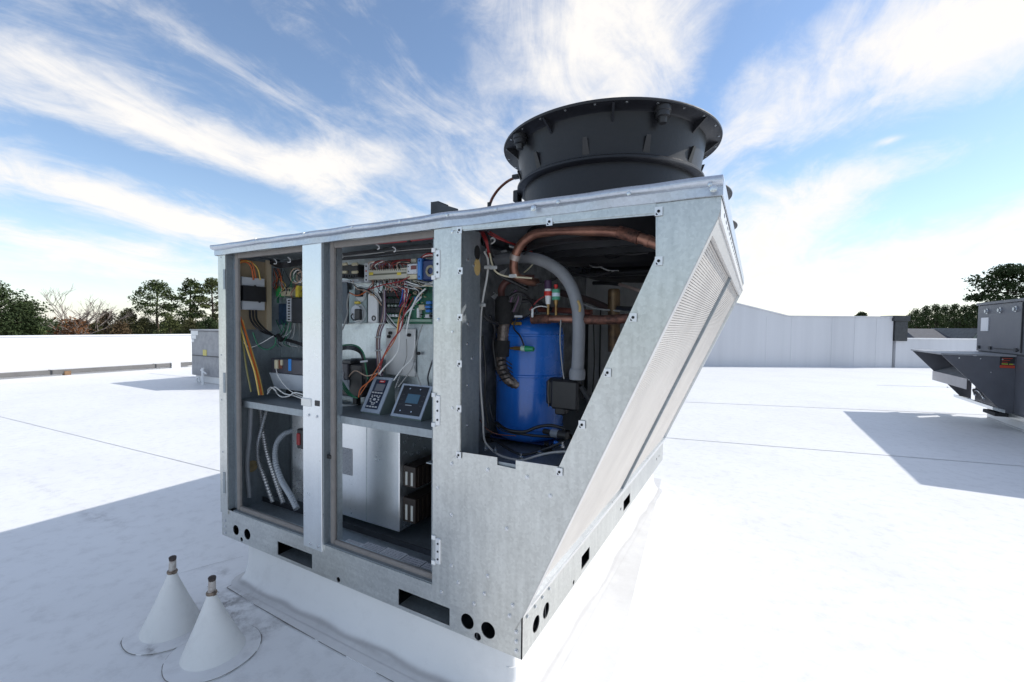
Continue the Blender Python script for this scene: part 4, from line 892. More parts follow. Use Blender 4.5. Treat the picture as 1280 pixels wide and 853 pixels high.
for k, x in enumerate((312, 316, 320)):
    MB().tube(spline([on(0, .08, x, 388), on(0, .09, x+2, 401), on(0, .13, x+14, 414), at(347+k, 421+k, .20), at(372, 428+k, .17), at(386, 434+k, .16)], 8), .0042, 7).build('black_cable', BLACKW, unit)
MB().tube(spline([at(347, 419, .18), at(352, 426, .18)], 3), .010, 8).build('cable_tie', BLACKPL, unit)
for k in range(3): wire(unit, [(360-6*k, 425, .2), (352+4*k, 415-3*k, .22), (345+6*k, 400, .23)], .0018, GREENW, sub=6)
wx([(316, 416, .12), (323, 432, .12), (334, 437, .13), (343, 432, .15), (345, 422, .16)], .0028, GREENW); wx([(300, 424, .08), (312, 434, .10), (325, 430, .11), (342, 420, .15)], .0015, WHITEW)
fb(unit, 'terminal', DKRED, 299, 414, 314, 420, .14, .02); fb(unit, 'terminal', YELLOW, 308, 432, 316, 438, .15, .012)
gt = fb(unit, 'terminal_strip', CREAM, 349.5, 359.5, 364, 370, .225, .025); fb(gt, 'green_connector', GREENC, 344.5, 358, 350, 371, .22, .028)
for k in range(4): fb(gt, 'terminal_screw', DARKM, 351.5+2.9*k, 361.5, 353.3+2.9*k, 364, .222, .003)
fb(unit, 'green_circuit_strip', GREENPCB, 340, 359, 346, 379, .235, .012); fb(unit, 'yellow_sticker', YELLOW, 340, 379.5, 344.3, 395.5, .24, .004); fb(unit, 'yellow_terminal', YELLOW, 369, 357, 372.5, 372, .215, .03)
fb(unit, 'black_relay_box', DARKM, 364, 372.5, 384, 404, .20, .05, .004); fb(unit, 'terminal_strip', LGREY, 358, 373, 363, 402, .225, .02)
for k in range(8): fb(unit, 'terminal_gap', BLACKPL, 359.5, 375+3.4*k, 362, 376.6+3.4*k, .222, .002)
fb(unit, 'blue_circuit_board', mat('blue dark board', (.02, .05, .10), .4, 0, .4, 40), 339, 380, 358, 406, .246, .006)
for k, r in enumerate((.032, .028, .022)):
    c = at(370+2*k, 345+.6*k, .20); MB().tube([c+Vector((r*math.cos(a)*1.25, .004*k, r*math.sin(a))) for a in [2*math.pi*i/24 for i in range(25)]], .0022, 6).build('coiled_wire', PINKW if k != 1 else WHITEW, unit)
rnd = random.Random(12)
for k in range(9):
    x = 344+rnd.uniform(0, 12); wire(unit, [(x-3, 336, .2), (x+rnd.uniform(-4, 4), 347, .19), (x+rnd.uniform(-2, 5), 361, .22)], .0015, (ORANGE, BROWNW, BLACKW)[k % 3])
for k in range(5): wire(unit, [(338, 326+k, .17), (350, 329+k*1.4, .15), (364, 327+k*1.5, .16), (384, 323+k*1.6, .15)], .0032, BLACKW, 'black_cable')
for (x, y) in ((342.5, 327), (360, 325)): wire(unit, [(x, y-3, .14), (x+2.6, y-1, .138), (x+3, y+2.5, .138), (x, y+3, .14)], .0022, WHITEPL, 'cable_tie')
wire(unit, [(374, 404, .22), (374, 440, .24)], .001, GREYW); 
for k in range(3): wire(unit, [(361+3*k, 403, .22), (357+4*k, 412, .21), (352+3*k, 420, .2)], .0017, (GREENW, GREENW, WHITEW)[k])

rnd = random.Random(31)
for k in range(12):
    x = 343+rnd.uniform(0, 34); y = 333+rnd.uniform(0, 20); wire(unit, [(x, y, .22), (x+rnd.uniform(-6, 6), y+8, .2), (x+rnd.uniform(-8, 8), y+18, .2), (x+rnd.uniform(-6, 6), y+30, .23)], .0014, (BLACKW, DKRED, GREENW, BLACKW, YELW, GREYW)[k % 6])
for k in range(6): wire(unit, [(356+2.5*k, 404, .2), (352+3*k, 414+k, .19), (344+3.5*k, 426+k, .19), (348+5*k, 434, .2)], .0016, (GREENW, BLACKW, GREYW)[k % 3])
# ---- bay 2
wire(unit, [(420, 308, .09), (448, 305, .09), (480, 303.5, .09), (515, 300.5, .09), (548, 296.5, .09)], .0042, mat('red hose', (.32, .02, .03), .45), 'red_hose', 8)
for x, y in ((448.5, 304.5), (510, 300.5)): fb(unit, 'hose_clip', BLACKPL, x-2.2, y-2, x+2.2, y+2, .083, .012)
rnd = random.Random(3)
for k in range(9): wire(unit, [(424, 318+k*.9, .16), (450, 315+k*1.0+rnd.uniform(-1, 1), .15), (485, 311+k*1.1+rnd.uniform(-1, 1), .14), (515, 308+k*1.1, .15), (548, 305+k*1.3, .16)], .0028, (BLACKW, BLACKW, DARKM, BLACKW, GREYW)[k % 5], 'black_cable')
fb(unit, 'upper_rail', ZINC_IN, 423, 317, 546, 330, .235, .012)
for x, y in ((426, 320), (471.5, 309), (492, 312)): wire(unit, [(x-1, y-3, .13), (x+1.6, y-1.5, .128), (x+2.6, y+1.5, .128), (x+.5, y+2.8, .13)], .0024, WHITEPL, 'cable_tie')
# relay group on the left
rg = fb(unit, 'relay_group', BLACKPL, 424, 331, 447, 347, .20, .05, .003)
for i in range(2):
    for j in range(2): fb(rg, 'relay_marker', CREAM, 426+13*i, 328.5+10*j, 433+13*i, 332+10*j, .192, .008)
for k in range(7): fb(rg, 'relay_blade', DARKM, 425.5+3*k, 343.5, 427+3*k, 347, .195, .005)
fb(unit, 'mounting_rail', LGREY, 423, 349.5, 448, 352, .20, .03)
for k in range(4): wire(unit, [(432+3*k, 351, .19), (446, 355+2*k, .185), (458, 358+2*k, .185), (470, 364+3*k, .19), (477, 376+2*k, .2)], .0018, (WHITEW, GREYW, BLACKW, PINKW)[k])
# end bracket and slotted wiring duct
eb = fb(unit, 'end_bracket', LGREY, 455, 329, 460, 352.5, .185, .06)
for y in (333, 339, 345, 350): fb(eb, 'bracket_hole', HOLEM if y != 339 else REDPL, 456.6, y-.9, 458.2, y+.9, .1835, .0015)
wd_ = fb(unit, 'wiring_duct', BEIGE, 460, 336, 509, 349, .185, .05, .002, 'long beige wiring duct')
fb(wd_, 'duct_cover_groove', mat('olive groove', (.14, .14, .10), .6), 461, 341.3, 508, 343.8, .1845, .002); 
for x in (463, 498): fb(wd_, 'yellow_tag', YELLOW, x-2, 340.5, x+3, 344, .1828, .002)
for k in range(20): fb(wd_, 'duct_slot', HOLEM, 462+2.35*k, 336.3, 463.1+2.35*k, 338.6, .1845, .002)
rnd = random.Random(8)
cols = (DKRED, BLACKW, BLACKW, BROWNW, WHITEW, DKRED, PINKW, BLACKW, PURPW)
for k in range(26):                      # wires looping over the top of the duct
    x = 460+rnd.uniform(0, 40); wire(unit, [(x, 338, .19), (x+rnd.uniform(-3, 1), 331+rnd.uniform(-3, 2), .165), (x+8+rnd.uniform(-2, 5), 327+rnd.uniform(-1, 3), .17), (x+14+rnd.uniform(-3, 4), 332, .19), (x+15, 338, .21)], .0015, cols[k % 9])
for k in range(34):                      # and hanging below it
    x = 461+rnd.uniform(0, 46); wire(unit, [(x, 348, .20), (x+rnd.uniform(-3, 3), 354, .175), (x+rnd.uniform(-6, 6), 360, .18), (x+rnd.uniform(-8, 8), 368, .22)], .0015, cols[(k*2) % 9])
rnd = random.Random(91)
for k in range(22):
    x = 480+rnd.uniform(0, 40); wire(unit, [(x, 352+rnd.uniform(-2, 3), .18), (x+rnd.uniform(-5, 6), 358+rnd.uniform(-2, 2), .17), (x+rnd.uniform(4, 16), 361+rnd.uniform(-3, 3), .175), (x+rnd.uniform(8, 22), 366+rnd.uniform(-4, 8), .21)], .0015, (BLACKW, WHITEW, BLACKW, DKRED, GREYW, BLACKW, PINKW)[k % 7])
for k in range(10): wire(unit, [(520+rnd.uniform(-4, 4), 351, .17), (528+rnd.uniform(-3, 3), 354+rnd.uniform(-1, 3), .155), (547, 352+rnd.uniform(-3, 8), .16)], .0018, (BLACKW, GREYW, BLACKW, CREAM)[k % 4])
wire(unit, [(460, 362, .17), (480, 356, .165), (500, 352, .16), (512, 346, .165)], .002, REDW); wire(unit, [(506, 355, .17), (520, 358, .16), (534, 357, .16), (548, 350, .16)], .0024, GREYW); wire(unit, [(508, 352, .17), (524, 356.5, .158), (548, 353, .158)], .002, WHITEW)
fb(unit, 'red_bundle', DKRED, 488, 324.5, 513, 328, .19, .02)
# meter relay with a red display and the blue ring transformer
mrl = fb(unit, 'meter_relay', LGREY, 508.5, 329.5, 521, 342.5, .165, .06, .003, 'grey relay module with a dark red display'); fb(mrl, 'relay_display', mat('dark red display', (.14, .008, .008), .2), 513.2, 332, 520, 337, .1635, .002)
for y in (333.5, 339.5): MB().lathe(at(510.8, y, .165), [(.002, 0), (.002, -.002), (.0001, -.0025)], 8, 'Y').build('relay_knob', DARKM, mrl)
fb(unit, 'terminal_block', CREAM, 509, 343.2, 521, 349, .175, .04); fb(unit, 'terminal_block', BEIGE, 513, 323.5, 520, 329, .185, .03)
bt = fb(unit, 'ring_transformer', BLUEPL, 521.3, 322.5, 526.5, 349.5, .15, .08, .003, 'blue ring transformer')
fb(bt, 'transformer_side', NAVY, 526.6, 324, 549, 351, .158, .07, .006)
MB().lathe(at(538.5, 339, .158), [(.012, .002), (.012, -.004), (.020, -.004), (.020, .002)], 20, 'Y', close=True).build('transformer_hole', mat('stained core', (.25, .22, .15), .5, 0, .5, 60), bt)
for y in (326, 346): fb(bt, 'transformer_slot', NAVY, 522.8, y-1.2, 524.3, y+1.2, .1485, .002)
for k in range(5): wire(unit, [(524+k, 324, .17), (532, 318+k, .155), (540, 317+k, .155), (550, 319+k, .16)], .0022, (REDW, DKRED, WHITEW, REDW, BLACKW)[k])
# vertical plate, dial board, tall white box
fb(unit, 'dark_plate', mat('blue grey plate', (.07, .085, .105), .4, .4, .2, 10), 423, 352, 434, 405, .235, .004); 
for y in (365, 377, 387, 398): MB().lathe(at(427, y, .234), [(.0035, 0), (.0001, -.0005)], 8, 'Y').build('plate_hole', HOLEM, unit)
db = fb(unit, 'dial_board', mat('pale green board', (.30, .37, .37), .5, 0, .15, 30), 436, 362, 458, 404, .235, .006)
for (x, y, r) in ((449, 392, .040), (451, 368, .032)):
    MB().lathe(at(x, y, .235), [(r, 0), (r, -.004), (r*.9, -.006), (r*.84, -.004), (.001, -.004)], 28, 'Y').build('dial_disc', mat('pale disc', (.55, .58, .58), .4), db)
MB().lathe(at(446, 391, .225), [(.030, .004), (.030, -.006), (.001, -.007)], 24, 'Y').build('dial_hub', LGREY, db)
fb(db, 'dial_clamp', BLACKPL, 442.5, 386.5, 449.5, 400, .212, .012, .003); fb(db, 'dial_block', BLACKPL, 443, 360, 450, 371, .215, .015, .002); fb(db, 'dial_tag', YELLOW, 442.5, 376.8, 448.5, 380, .222, .01)
wire(db, [(441, 392, .215), (439, 396, .21), (442, 400, .21), (450, 399, .21)], .0028, BLACKW)
wire(unit, [(437, 366, .205), (445, 369.5, .20), (452, 368, .20), (458, 364, .205)], .0022, ORANGE); wire(unit, [(436, 367, .21), (434, 380, .21), (434.5, 392, .21), (431, 404, .21), (428, 412, .22)], .0034, GREYW, 'grey_cable')
wbx = fb(unit, 'white_power_box', WHITEPL, 459.5, 367, 471, 403.5, .205, .05, .003, 'tall white power supply box'); fb(wbx, 'power_box_side', DARKM, 471.2, 366, 479, 404, .215, .04)
MB().lathe(at(467.5, 398, .205), [(.0105, 0), (.0105, -.003), (.0065, -.003), (.0065, 0)], 16, 'Y', close=True).build('cord_ring', BLACKPL, wbx); fb(wbx, 'orange_mark', mat('dull orange print', (.50, .33, .12), .5), 462.5, 368.2, 468.5, 369.6, .2045, .001)
# rows of relays and the large green board
pcb = fb(unit, 'circuit_board', GREENPCB, 479, 356, 547, 405, .240, .004, .001, 'large green circuit board full of components')
for (x0, x1, y0, y1, n_) in ((481, 502, 364, 371, 5), (481, 505, 373, 379.5, 4), (481, 506, 384.5, 391.5, 4)):
    for k in range(n_): a = x0+(x1-x0)*k/n_; fb(pcb, 'relay', BLACKPL, a, y0, a+(x1-x0)/n_*.9, y1, .205, .035, .002)
for k in range(6): fb(pcb, 'white_connector', WHITEPL, 481.5+4.1*k, 360.5-.7*k*.5, 484.8+4.1*k, 363.4-.7*k*.5, .20, .03)
for k in range(3): MB().lathe(at(488.2+4*k, 394.8, .215), [(.0052, .02), (.0052, -.004), (.0001, -.006)], 10, 'Y').build('white_button', WHITEPL, pcb)
for k in range(5): fb(pcb, 'capacitor', mat('pale component', (.45, .50, .47), .5), 484+4.3*k, 381, 486.8+4.3*k, 383.8, .222, .02)
fb(pcb, 'connector_strip', mat('pale green strip', (.26, .38, .30), .5), 487, 399, 539, 402.5, .225, .018); 
for (x0, y0, x1, y1) in ((532, 376.5, 538, 380.5), (531, 382, 537, 385.5), (531.5, 387, 537, 390.5), (517, 371, 522, 375.5)): fb(pcb, 'blue_component', BLUEPL, x0, y0, x1, y1, .22, .02)
fb(pcb, 'cream_component', CREAM, 515.5, 364, 524, 368, .215, .025); fb(pcb, 'cream_component', CREAM, 523, 381, 530, 387.5, .215, .025); fb(pcb, 'white_component', WHITEPL, 520.5, 385, 523.5, 397.5, .222, .02)
fb(pcb, 'metal_component', LGREY, 531, 393, 536.5, 397.5, .215, .025); fb(pcb, 'black_component', BLACKPL, 536, 393.5, 538, 397, .213, .025)
rnd = random.Random(44)
for k in range(46):
    x, y = rnd.uniform(506, 544), rnd.uniform(359, 398); s = rnd.uniform(.7, 1.8)
    fb(pcb, 'small_component', (BLACKPL, CREAM, LGREY, GREENC, DARKM, WHITEPL)[k % 6], x, y, x+s*1.4, y+s, .232, .008, .0005)
for k in range(12): wire(unit, [(505+rnd.uniform(-2, 6), 352, .18), (507+rnd.uniform(-4, 4), 362, .175), (506+rnd.uniform(-4, 4), 372, .18), (503+rnd.uniform(-5, 6), 384, .21)], .0019, (REDW, BLUEW, BLACKW, WHITEW, NAVY, REDW)[k % 6])
# harness dropping to the shelf
for k in range(8):
    o = (k-3.5)*.8; wire(unit, [(480+o*.4, 362, .19), (480.5+o*.5, 385, .19), (478.5+o, 402, .185), (474+o*.9, 415, .185), (472.5+o*.8, 430, .185), (473.5+o*.8, 452, .19), (475+o, 470, .2)], .0019, (PURPW, BLACKW, PINKW, BLACKW, PURPW, WHITEW, BLACKW, PURPW)[k])
for (x, y) in ((478, 405), (472.5, 422), (473, 438.5)): MB().tube([at(x-3.5, y, .178), at(x+3.5, y-.6, .178)], .0035, 6).build('cable_tie', GREYW, unit)
for k in range(4): wire(unit, [(480+k, 392, .2), (486+3*k, 404+k, .19), (494+3*k, 409+k, .19), (502+2*k, 402, .2), (500+3*k, 396, .22)], .0017, (WHITEW, GREYW, BLACKW, WHITEW)[k])
wire(unit, [(527, 371, .17), (514, 385, .16), (504, 397, .155), (500, 412, .15), (497, 440, .15), (480, 460, .15), (474, 468, .15)], .0026, WHITEW); wire(unit, [(532, 361, .17), (522, 371, .16), (514, 388, .155), (510, 404, .155), (508, 418, .16)], .003, WHITEW)
wire(unit, [(513, 368, .17), (506, 384, .155), (504, 398, .15), (501, 412, .145), (490, 426, .15), (480, 445, .15), (474, 465, .15)], .0022, REDW); wire(unit, [(517, 372, .17), (508, 388, .15), (501, 402, .15), (496, 418, .15), (484, 436, .15), (472, 462, .15)], .0020, REDW)
wire(unit, [(506, 378, .16), (500, 392, .15), (498, 408, .15), (494, 424, .15), (481, 444, .15), (468, 466, .15), (450, 494, .13)], .0020, mat('dull orange wire', (.45, .13, .04), .5)); wire(unit, [(503, 384, .16), (498, 400, .15), (496, 420, .15)], .0018, YELW)
wire(unit, [(508, 424, .2), (508, 446, .22), (503, 462, .2), (494, 485, .16)], .0018, GREYW); wire(unit, [(519, 425, .2), (519, 446, .21), (514, 462, .2), (498, 484, .17)], .0018, GREYW)
wire(unit, [(519, 420, .2), (516, 446, .2), (502, 462, .18), (492, 476, .16)], .0026, WHITEW); wire(unit, [(528, 406, .22), (519, 436, .2), (517, 456, .2), (526, 482, .17)], .0024, GREYW); wire(unit, [(541, 450, .2), (535, 470, .19), (536, 482, .17)], .003, DARKM)
wire(unit, [(430, 480, .17), (440, 466, .15), (446, 464, .145), (458, 470, .15), (470, 467, .16), (480, 463, .17)], .0022, PINKW)
fb(unit, 'pale_panel', mat('pale panel', (.62, .62, .61), .5, .2, .05, 8), 482, 411, 519, 470, .246, .004)
for (x, y) in ((487.5, 416.5), (486, 421), (511, 419), (523, 442)): MB().lathe(at(x, y, .24), [(.0065, .006), (.0065, -.004), (.0035, -.004), (.0035, .006)], 12, 'Y', close=True).build('cable_clamp', BLACKPL, unit)
# green and black cables arching to the transformer on the shelf
for k in range(4): wire(unit, [(420, 434+k*1.6, .16), (436, 431+k*1.8, .15), (448, 434+k*2, .15), (455-k*.8, 444+k, .15), (457-k*1.2, 458, .16), (460-k*1.5, 474, .17)], .0030, (GREENW, BLACKW, BLACKW, BLACKW)[k], 'power_cable')
MB().tube([at(451, 452.5, .14), at(459, 451.5, .14)], .004, 6).build('cable_tie', LGREY, unit)
tfm = fb(unit, 'shelf_transformer', BLACKPL, 425, 455, 451, 496, .16, .085, .005, 'black transformer with a grey bracket')
fb(tfm, 'transformer_core', DARKM, 437, 449, 458, 484, .18, .06, .004); fb(tfm, 'transformer_bracket', LGREY, 421, 465, 428.5, 487, .145, .006, .002); fb(tfm, 'transformer_tab', DARKM, 428, 450, 438, 455, .15, .04)
for k in range(3): wire(unit, [(424, 470+4*k, .13), (432, 484+3*k, .12), (440, 494+k, .12), (447, 498, .13)], .0026, GREENW)
wire(unit, [(448, 497, .12), (451, 486, .13), (463, 476, .14), (472, 467, .15)], .0022, ORANGE)

# ================================================================== COMPRESSOR BAY
FZ0 = .492
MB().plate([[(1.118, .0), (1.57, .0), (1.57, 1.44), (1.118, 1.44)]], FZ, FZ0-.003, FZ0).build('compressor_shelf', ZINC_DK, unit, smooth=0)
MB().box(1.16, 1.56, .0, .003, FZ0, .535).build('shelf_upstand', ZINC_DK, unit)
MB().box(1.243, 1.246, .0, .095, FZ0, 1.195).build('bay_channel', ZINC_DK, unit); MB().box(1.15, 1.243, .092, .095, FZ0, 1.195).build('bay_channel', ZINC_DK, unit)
MB().box(1.120, 1.124, .095, 1.44, FZ0, 1.20).build('bay_side_wall', DIRTYG, unit)
sx_ = lambda z: 1.459+(z-.128)*.4446-.050
def clip(a, b, z0, z1):            # rectangle cut off by the slanted coil side
    P = [(a, z0)]
    if b <= sx_(z0): return rect(a, b, z0, z1)
    P.append((max(a, sx_(z0)), z0)); zb = .128+(b+.050-1.459)/.4446
    if zb < z1: P += [(b, zb), (b, z1)]
    else: P.append((sx_(z1), z1))
    return P+[(a, z1)]
MB().plate([clip(1.124, 1.9, FZ0, 1.20)], FY, 1.420, 1.424).build('bulkhead', DIRTYW, unit, smooth=0)
for (a, b, y0, y1) in ((728.5, 734.5, 388, 505), (749, 750.3, 385, 505), (767, 776, 440, 470)):
    yc = (y0+y1)/2; MB().box(at(a, yc, 1.412).x, at(b, yc, 1.412).x, 1.412, 1.419, at(a, y1, 1.412).z, at(a, y0, 1.412).z).build('bulkhead_slot', DARKM, unit)
MB().box(at(740, 350, 1.38).x, 1.72, 1.38, 1.419, at(740, 352, 1.38).z, at(740, 342, 1.38).z).build('bulkhead_flange', DIRTYW, unit)
# slots, foam plug and screws of the channel
def ox(x, y, X=1.2462): return on(0, X, x, y)
def oval(px, py, ry, rz, m, name, par): p = ox(px, py); return MB().plate([[(p.y+ry*math.cos(a), p.z+rz*math.sin(a)) for a in [2*math.pi*k/20 for k in range(20)]]], FX, 1.2463, 1.2470).build(name, m, par, smooth=0)
oval(596.5, 316, .016, .022, HOLEM, 'channel_slot', unit); oval(596.5, 334, .017, .026, CORK, 'foam_plug', unit)
for q in ((584.5, 325), (585, 405), (584, 430), (584, 482), (583.5, 532), (592, 332), (590, 448)):
    p = ox(*q); MB().lathe(p, [(.005, 0), (.005, .0015), (.0001, .003)], 8, 'X').build('channel_screw', SCREWM, unit)
def sidepatch(pts, m, name): MB().plate([[(lambda p: (p.y, p.z))(on(0, 1.1242, *q)) for q in pts]], FX, 1.1242, 1.1256).build(name, m, unit, smooth=0)
sidepatch([(623, 341), (634.5, 335), (629, 344.5), (624.5, 344)], WHITEPL, 'foil_patch'); sidepatch([(613.5, 371), (619, 367), (622, 369), (618, 374.5)], WHITEPL, 'foil_patch'); sidepatch([(625, 314), (632, 312), (634, 315), (627, 316)], WHITEPL, 'foil_patch')
for q in ((617, 365.5), (640, 330), (613, 300), (652, 318)): p = on(0, 1.1245, *q); MB().lathe(p, [(.005, 0), (.005, .0015), (.0001, .003)], 8, 'X').build('wall_screw', SCREWM, unit)
# compressor
cx, cy = 1.266, .405
prof = [(.001, .505), (.085, .505), (.108, .512), (.120, .527), (.1235, .545), (.1235, .552), (.1262, .554), (.1262, .560), (.1238, .562), (.1238, .735), (.1268, .737), (.1268, .7425), (.1238, .745), (.1238, .876), (.1262, .878), (.1262, .884), (.123, .886), (.120, .905), (.105, .925), (.075, .940), (.03, .947), (.001, .948)]
comp = MB().lathe((cx, cy, 0), prof, 64).build('compressor', BLUE, unit, 'blue enamelled compressor')
MB().plate([[(cx-.118, cy-.09), (cx+.118, cy-.09), (cx+.118, cy+.09), (cx-.118, cy+.09)]], FZ, .506, .511).build('mounting_plate', NAVY, comp, smooth=0)
for sx in (-1, 1):
    for sy in (-1, 1): MB().lathe((cx+sx*.115, cy+sy*.098, 0), [(.020, FZ0), (.020, FZ0+.005), (.016, FZ0+.006), (.016, .506), (.001, .507)], 16).lathe((cx+sx*.115, cy+sy*.098, 0), [(.009, .511), (.009, .522), (.001, .524)], 6).build('rubber_foot', BLACKR, comp)
tbx = fb(comp, 'terminal_box', BLACKPL, 681, 474, 716, 510, .270, .05, .012, 'black terminal box'); fb(tbx, 'box_lid', BLACKPL, 688, 476, 722, 514, .262, .012, .008) if False else None
fb(comp, 'terminal_box_lid', BLACKPL, 688, 475.5, 722, 513, .258, .014, .010); MB().tube(spline([at(685.5, 476, .262), at(684.8, 492, .262), at(686, 509, .262)], 4), .0012, 5).build('lid_rim', mat('worn lid rim', (.20, .17, .14), .4), comp)
fb(comp, 'terminal_box_lid', BLACKPL, 693, 508, 706, 519, .262, .03, .004)
# sight port
MB().tube([at(638, 435.5, .265), at(648, 435.6, .262)], .0048, 10).tube([at(643, 435.5, .263), at(653, 436, .262)], .0075, 6).build('brass_port', BRASS, comp)
MB().tube([at(652, 435.6, .262), at(657.5, 436, .262)], .0095, 12).build('port_ring', mat('mint ring', (.45, .62, .50), .4), comp); MB().tube([at(657, 436, .262), at(667, 436.5, .262)], [.011, .008], 12).build('port_cap', mat('green glass cap', (.02, .28, .12), .15), comp)
MB().tube([at(640.5, 404.5, .29), at(651, 404.8, .285)], .006, 8).build('brass_plug', mat('bright brass', (.75, .45, .13), .3, .7), comp)
fb(comp, 'white_tag', WHITEPL, 643, 394.5, 652.5, 397, .29, .003, .0005)
wire(comp, [(646, 398, .28), (642, 410, .27), (650, 420, .262), (655, 432, .258)], .0028, BLACKW, 'thin_cable')
# copper discharge line
P1 = [(836, 312, .11), (816, 303.5, .115), (797, 297, .12), (775, 291, .125), (748, 289, .14), (705, 289.5, .16), (672, 292, .175), (655, 302, .185), (645.5, 316, .195), (642, 333, .205), (646, 346, .22), (661, 352, .27), (670, 353, .33)]
wire(unit, P1, .0142, COPPER, 'copper_discharge_pipe', 18, 8, label='thick bent copper pipe along the top of the opening')
MB().tube(spline([at(773, 290.3, .125), at(786, 293.5, .1225), at(799, 298, .119)], 6), .0164, 18, ripple=.05).build('braided_joint', COPPER_D, unit)
MB().tube([at(642.6, 325, .20), at(644.6, 318.5, .197)], .0165, 18).build('pipe_band', mat('pale solder band', (.42, .36, .33), .5, .4, .2, 40), unit)
MB().tube(spline([at(808, 300.5, .118), at(813, 302.5, .1165)], 2), .016, 18).build('pipe_band', COPPER, unit)
# grey insulated line
wire(unit, [(606, 327, .34), (628, 324, .32), (650, 322.5, .30), (674, 325, .285), (697, 337, .275), (712, 355, .27), (721, 380, .265), (723.5, 405, .262), (723, 440, .262), (721.5, 466, .262)], .0195, GREYTUBE, 'grey_insulated_pipe', 18, 8)
MB().tube([at(721.8, 461, .262), at(721.5, 466, .262), at(721.4, 474.5, .262)], [.0225, .0255, .024], 20).build('pipe_collar', GREYTUBE, unit)
wire(unit, [(721.6, 473, .272), (722, 482, .285), (720, 492, .30), (714, 498, .31)], .012, BLACKPL, 'pipe_elbow', 12)
MB().tube(spline([at(722.5, 376, .243), at(725, 383, .242), at(724.5, 390, .243)], 3), .004, 6).build('glue_patch', CORK, unit)
MB().tube([at(725, 483, .28), at(737, 500, .30)], .010, 8).build('dark_strut', DARKM, unit)
# manifold with service valves
wire(unit, [(667, 399.5, .275), (700, 399, .27), (727, 399.5, .27)], .0125, COPPER, 'copper_manifold', 16, 6); wire(unit, [(665, 399.8, .2755), (676, 399.2, .2745), (688, 399, .272)], .0148, COPPER_D, 'brazed_joint', 16, 4, ripple=.04)
wire(unit, [(725, 399.5, .27), (742, 400, .27), (760, 400, .27), (785, 398, .27)], .0145, COPPER_D, 'brazed_joint', 16, 4)
wire(unit, [(668, 387, .34), (700, 388, .34), (740, 391, .34)], .010, mat('dark copper', (.16, .05, .035), .4, .5, .3, 20), 'dark_copper_pipe', 10)
for (x, capm, band, b2, top) in ((684.5, PURPW, REDPL, WHITEPL, 353), (695, REDPL, GREENL, WHITEPL, 357)):
    Yv = .272; a = lambda y: at(x+(.6 if x < 690 else 0), y, Yv)
    v = MB().tube([a(396), a(388), a(380)], [.0045, .0045, .0055], 10).build('valve_stem', BRASS, unit)
    if x < 690:
        MB().tube([a(380.5), a(369.5)], [.0075, .0105], 14).build('valve_white', WHITEPL, v); MB().tube([a(370), a(364.5)], .0133, 14).build('valve_band', REDPL, v); MB().tube([a(364.7), a(361.5)], .0118, 14).build('valve_white', WHITEPL, v); MB().tube([a(361.5), a(351)], .012, 14).build('valve_cap', mat('dark purple cap', (.05, .02, .06), .5), v)
    else:
        MB().tube([a(381), a(375)], [.006, .008], 14).build('valve_neck', BRASS, v); MB().tube([a(375.2), a(371)], .0132, 14).build('valve_band', GREENL, v); MB().tube([a(371), a(366.5)], .0134, 14).build('valve_white', mat('pale blue band', (.60, .72, .80), .4), v); MB().tube([a(366.5), a(362)], .0132, 14).build('valve_band', GREENL, v)
        MB().tube([a(362), a(359)], .005, 10).build('valve_stem', REDPL, v); MB().tube([a(359.2), a(356)], .0065, 10).build('valve_cap', REDPL, v)
wire(unit, [(664, 393, .26), (667, 386, .255), (675, 383, .255), (684, 384, .26)], .0016, WHITEW); fb(unit, 'white_tag', WHITEPL, 663.8, 386, 666.2, 397, .252, .004)
wire(unit, [(662, 388, .27), (672, 376, .27), (682, 370, .28)], .0022, DKRED); wire(unit, [(640, 402, .28), (655, 398, .27), (664, 392, .26)], .002, BLACKW)
# brass receiver tube, struts and dark pipes behind
MB().tube([at(767.5, 440, .42), at(767.5, 368, .42), at(767.5, 363.5, .42), at(767.5, 361.5, .42)], [.0205, .0205, .0200, .0175], 20).build('brown_receiver_tube', BROWNTUBE, unit, 'upright brown brass tube')
wire(unit, [(700, 366, .52), (735, 375, .50), (765, 388, .47)], .0125, mat('brown dark pipe', (.07, .045, .04), .5, .2), 'dark_pipe', 10); wire(unit, [(742, 354, .60), (760, 354, .56), (775, 355.5, .50)], .0075, BLACKPL, 'dark_rod', 8); wire(unit, [(774, 355.5, .50), (790, 360.5, .45), (802, 364.5, .42)], .0055, mat('pale copper tube', (.55, .42, .38), .4, .4), 'thin_tube', 8)
wire(unit, [(728, 380, .42), (745, 386, .41), (775, 389, .40)], .0030, GREYW, 'thin_tube'); wire(unit, [(772, 385, .4), (785, 386, .38), (797, 386, .36)], .008, BLACKPL, 'dark_rod')
